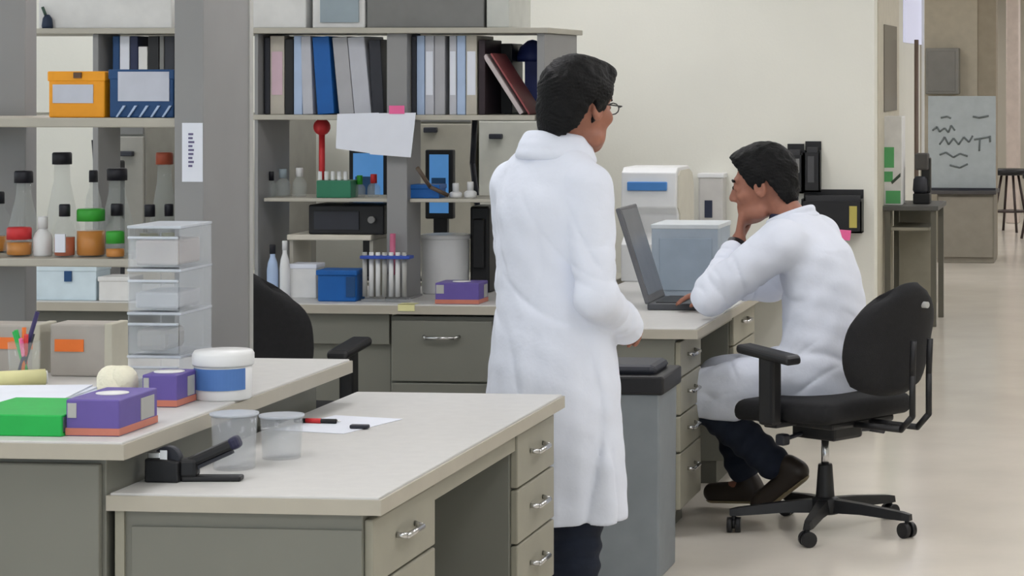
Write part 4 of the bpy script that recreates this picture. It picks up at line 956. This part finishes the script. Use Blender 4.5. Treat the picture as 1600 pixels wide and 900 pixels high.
def creases(X, Y, Z):
    up = np.clip((Z-.86)*5, 0, 1)*np.clip((1.32-Z)*6, 0, 1); dn = np.clip((.98-Z)*3, 0, 1)
    n1 = np.clip(.5+.9*np.sin(8*Z-11*X+1)*np.sin(7*X+9*Y+.5), 0, 1); n2 = np.clip(.5+.9*np.sin(9*Z+12*X+4), 0, 1)
    d = .007*up*n1*groove(12*Z+19*X+.7*np.sin(13*X+9*Z)+.4)+.007*up*n2*groove(17*X-5*Z+.6*np.sin(11*Z)+1.1)
    d = d+.012*dn*groove(12*X+7*Y+1.2*Z+.5*np.sin(7*Z)+.3)+.009*dn*n1*groove(19*X-13*Y-2*Z)
    waist = np.exp(-((Z-.97)/.06)**2)*.008*groove(22*Z+6*X+np.sin(10*X))
    return d+waist+.0015*np.sin(60*Z+40*X)*np.sin(35*Y-30*X+12*Z)
S.displace(creases)
S.ell((0, .2, 1.47), (.05, .12, .10), .02, None, 'd')
coat = S.mesh('lab_coat', COAT, man, 1)
# collar, vent, seam, belt tab
S = SDF((-.13, -.14, 1.34), (.13, .16, 1.49), .0045)
nn = 26
for i in range(nn):
    a0, a1 = [PI*.62+(2*PI-PI*.24)*(j/nn) for j in (i, i+1)]
    q = lambda a, z, r: (.004+r*1.08*math.cos(a), .008+r*math.sin(a), z+.012*(-math.sin(a)))
    S.cap(q(a0, 1.425, .074), q(a1, 1.425, .074), .013, .013, .02); S.cap(q(a0, 1.400, .086), q(a1, 1.400, .086), .013, .013, .022); S.cap(q(a0, 1.375, .098), q(a1, 1.375, .098), .011, .011, .02)
S.mesh('collar', COAT, man, 1)
S = SDF((-.28, -.25, -.01), (.28, .3, .62), .006)
for s in (-1, 1):
    S.cap((s*.10, 0, .60), (s*.10, .005, .42), .10, .082, .02); S.cap((s*.10, .005, .42), (s*.105, -.015, .055), .080, .066, .02, fold=lambda t, X, Y, Z: .004*np.sin(40*t+20*X))
S.clip(lambda X, Y, Z: .035-Z+0*X+0*Y)
S.mesh('trousers', NAVY, man, 1)
for s in (-1, 1):
    S = SDF((-.25, -.15, -.01), (.25, .25, .13), .005); S.cap((s*.105, -.05, .045), (s*.13, .15, .036), .044, .042, .02); S.ell((s*.105, -.03, .07), (.045, .06, .04), .02)
    S.clip(lambda X, Y, Z: .0-Z+0*X+0*Y); S.mesh('shoe', C('shoe_dark', (40, 36, 34)), man, 1)

# ---- seated man : facing the laptop
sit = thing('person', 'person in white lab coat seated in profile resting chin on hand at laptop', 'person', (-1.09, 8.99, .015), math.radians(77))
HC = (-.005, .255, 1.195); HR = rot(math.radians(8), math.radians(8)); HS = 1.10
B = SDF((-.36, -.26, -.01), (.40, .72, 1.40), .006)
Ph = head(B, HC, HR, HS)
B.cap((0, .11, 1.03), (0, .20, 1.15), .060, .055, .02)
B.loft([(.46, 0, .03, .16, .12), (.6, 0, .03, .15, .11), (.75, 0, .02, .145, .105), (.9, 0, .045, .16, .105), (1.03, 0, .09, .14, .085), (1.07, 0, .11, .07, .06)], .03)
LW = (-.035, .338, .995); LE = (-.205, .375, .795); LS = (-.175, .115, 1.00)
RW = (.10, .475, .795); RE = (.265, .33, .80); RS = (.18, .11, 1.0)
B.cap(LS, LE, .048, .042, .03); B.cap(LE, LW, .040, .028, .02); B.cap(RS, RE, .048, .042, .03); B.cap(RE, RW, .04, .028, .02)
hand(B, LW, (.10, -.12, .98), (.25, -.9, -.1), (.9, .25, .0), .42)
hand(B, RW, (-.35, .9, -.12), (0, -.1, -1), (-.9, -.3, .1), .22)
for s, kn, an in ((-1, (-.07, .46, .44), (-.085, .15, .185)), (1, (.11, .46, .48), (.10, .36, .11))):
    B.cap((s*.09, .04, .53), kn, .082, .056, .03); B.cap(kn, an, .052, .036, .02)
B.cap((-.085, .12, .16), (-.085, .215, .06), .034, .03, .02); B.cap((.10, .36, .07), (.11, .50, .035), .036, .03, .02)
B.mesh('body', SKIN, sit, 1)
hair(HC, HR, sit, HS*1.02, 11, .004); feature(sit, Ph, HS)
S = SDF((-.36, -.28, .28), (.42, .62, 1.16), .006)
def tf(ang, Z): return .012*np.sin(6*ang+10*Z)+.006*np.sin(11*ang-20*Z)
S.loft([(.445, 0, .025, .20, .145), (.56, 0, .025, .198, .148), (.72, 0, .015, .182, .148), (.86, 0, .03, .182, .140), (.97, 0, .058, .182, .128), (1.04, 0, .09, .13, .10), (1.085, 0, .125, .075, .08)], .03, tf)
S.cap((-.16, .095, .995), (.165, .095, .995), .070, .070, .05); S.cap((-.05, .105, 1.045), (.05, .105, 1.045), .055, .055, .04)
S.cap(LS, (LE[0], LE[1], LE[2]+.012), .086, .072, .016, fold=wr1); S.cap((LE[0], LE[1], LE[2]+.012), (-.075, .346, .95), .068, .048, .02, fold=wr1)
S.cap(RS, (RE[0], RE[1], RE[2]+.01), .078, .064, .035, fold=wr1); S.cap((RE[0], RE[1], RE[2]+.01), (.13, .455, .80), .058, .046, .03, fold=wr1)
for s in (-1, 1):
    S.cap((s*.10, .05, .53), (s*(.105 if s > 0 else .085), .46, .43+.03*(s > 0)), .105, .094, .03, fold=lambda t, X, Y, Z: .003*tri(18*t+14*Z))
S.ell((-.135, .30, .44), (.055, .19, .115), .04); S.ell((.15, .33, .44), (.05, .15, .10), .04); S.ell((0, .3, .50), (.12, .16, .05), .04)
S.displace(lambda X, Y, Z: .0065*groove(17*Z-14*Y+1.2*np.sin(13*Y)+5*X)*np.clip(.5+.8*np.sin(15*Z+17*Y), 0, 1)*np.clip((1.02-Z)*5, 0, 1)+.0055*groove(23*Z+6*Y+.8*np.sin(15*Y)+1)*np.clip(.4+.9*np.sin(11*Z-13*Y+2), 0, 1)*np.clip((.8-Z)*5, 0, 1)+.0018*np.sin(60*Z+32*Y+28*X)*np.sin(40*Y-20*Z))
S.clip(lambda X, Y, Z: .35+.16*np.clip((.30-Y)*2.2, 0, .62)-Z+0*X, .01)
S.ell((0, .235, 1.14), (.065, .10, .075), .015, None, 'd')
S.mesh('lab_coat', COAT, sit, 1)
S = SDF((-.15, -.02, .95), (.15, .30, 1.16), .0045)
for i in range(nn):
    a0, a1 = [PI*.66+(2*PI-PI*.32)*(j/nn) for j in (i, i+1)]
    q = lambda a, z, r: (r*1.05*math.cos(a), .15+r*math.sin(a), z-.03*math.sin(a))
    S.cap(q(a0, 1.085, .078), q(a1, 1.085, .078), .011, .011, .012); S.cap(q(a0, 1.06, .092), q(a1, 1.06, .092), .011, .011, .012)
S.mesh('collar', COAT, sit, 1)
part('shirt_collar', G().lathe([(.062, 0), (.066, .02), (.060, .05), (.056, .05)], 20, (0, .165, 1.045)), C('shirt_navy', (40, 46, 72), .9), sit)
S = SDF((-.26, -.05, .02), (.28, .62, .66), .006)
for s, kn, an in ((-1, (-.08, .455, .41), (-.085, .19, .20)), (1, (.11, .47, .46), (.10, .375, .14))):
    S.cap((s*.10, .08, .52), kn, .07, .07, .03); S.cap(kn, an, .074, .062, .02, fold=lambda t, X, Y, Z: .004*np.sin(34*t+20*X))
S.mesh('trousers', NAVY, sit, 1)
SHB = C('shoe_brown', (48, 40, 34)); SOLE = C('sole_tan', (138, 124, 96))
for nm, hl, toe in (('near', (-.085, .085, .165), (-.085, .235, .050)), ('far', (.10, .33, .05), (.11, .50, .042))):
    hl = np.array(hl); toe = np.array(toe); d = (toe-hl)/np.linalg.norm(toe-hl); up = np.array((0, -d[2], d[1])); up = up if up[2] > 0 else -up
    S = SDF(np.minimum(hl, toe)-.09, np.maximum(hl, toe)+.1, .005)
    S.cap(hl+up*.006, toe, .042, .036, .02); S.ell(tuple(hl+up*.04+d*.02), (.042, .045, .045), .02)
    off = float(hl @ up)-.030
    S.clip(lambda X, Y, Z: (off-(X*up[0]+Y*up[1]+Z*up[2])), .004)
    sh = S.mesh('shoe', SHB, sit, 1)
    S = SDF(np.minimum(hl, toe)-.09, np.maximum(hl, toe)+.1, .005)
    S.cap(hl+up*.006, toe, .046, .041, .02)
    S.clip(lambda X, Y, Z: (off-.016-(X*up[0]+Y*up[1]+Z*up[2])), .002); S.clip(lambda X, Y, Z: ((X*up[0]+Y*up[1]+Z*up[2])-off-.002), .002)
    S.mesh('sole', SOLE, sh, 1)
a = np.array(LW); b = np.array(LE); u = (b-a)/np.linalg.norm(b-a); c = a+u*.028
part('wristwatch', G().cyl(tuple(c-u*.016), tuple(c+u*.016), .037, n=22), BLACK, sit, 'black wristband')
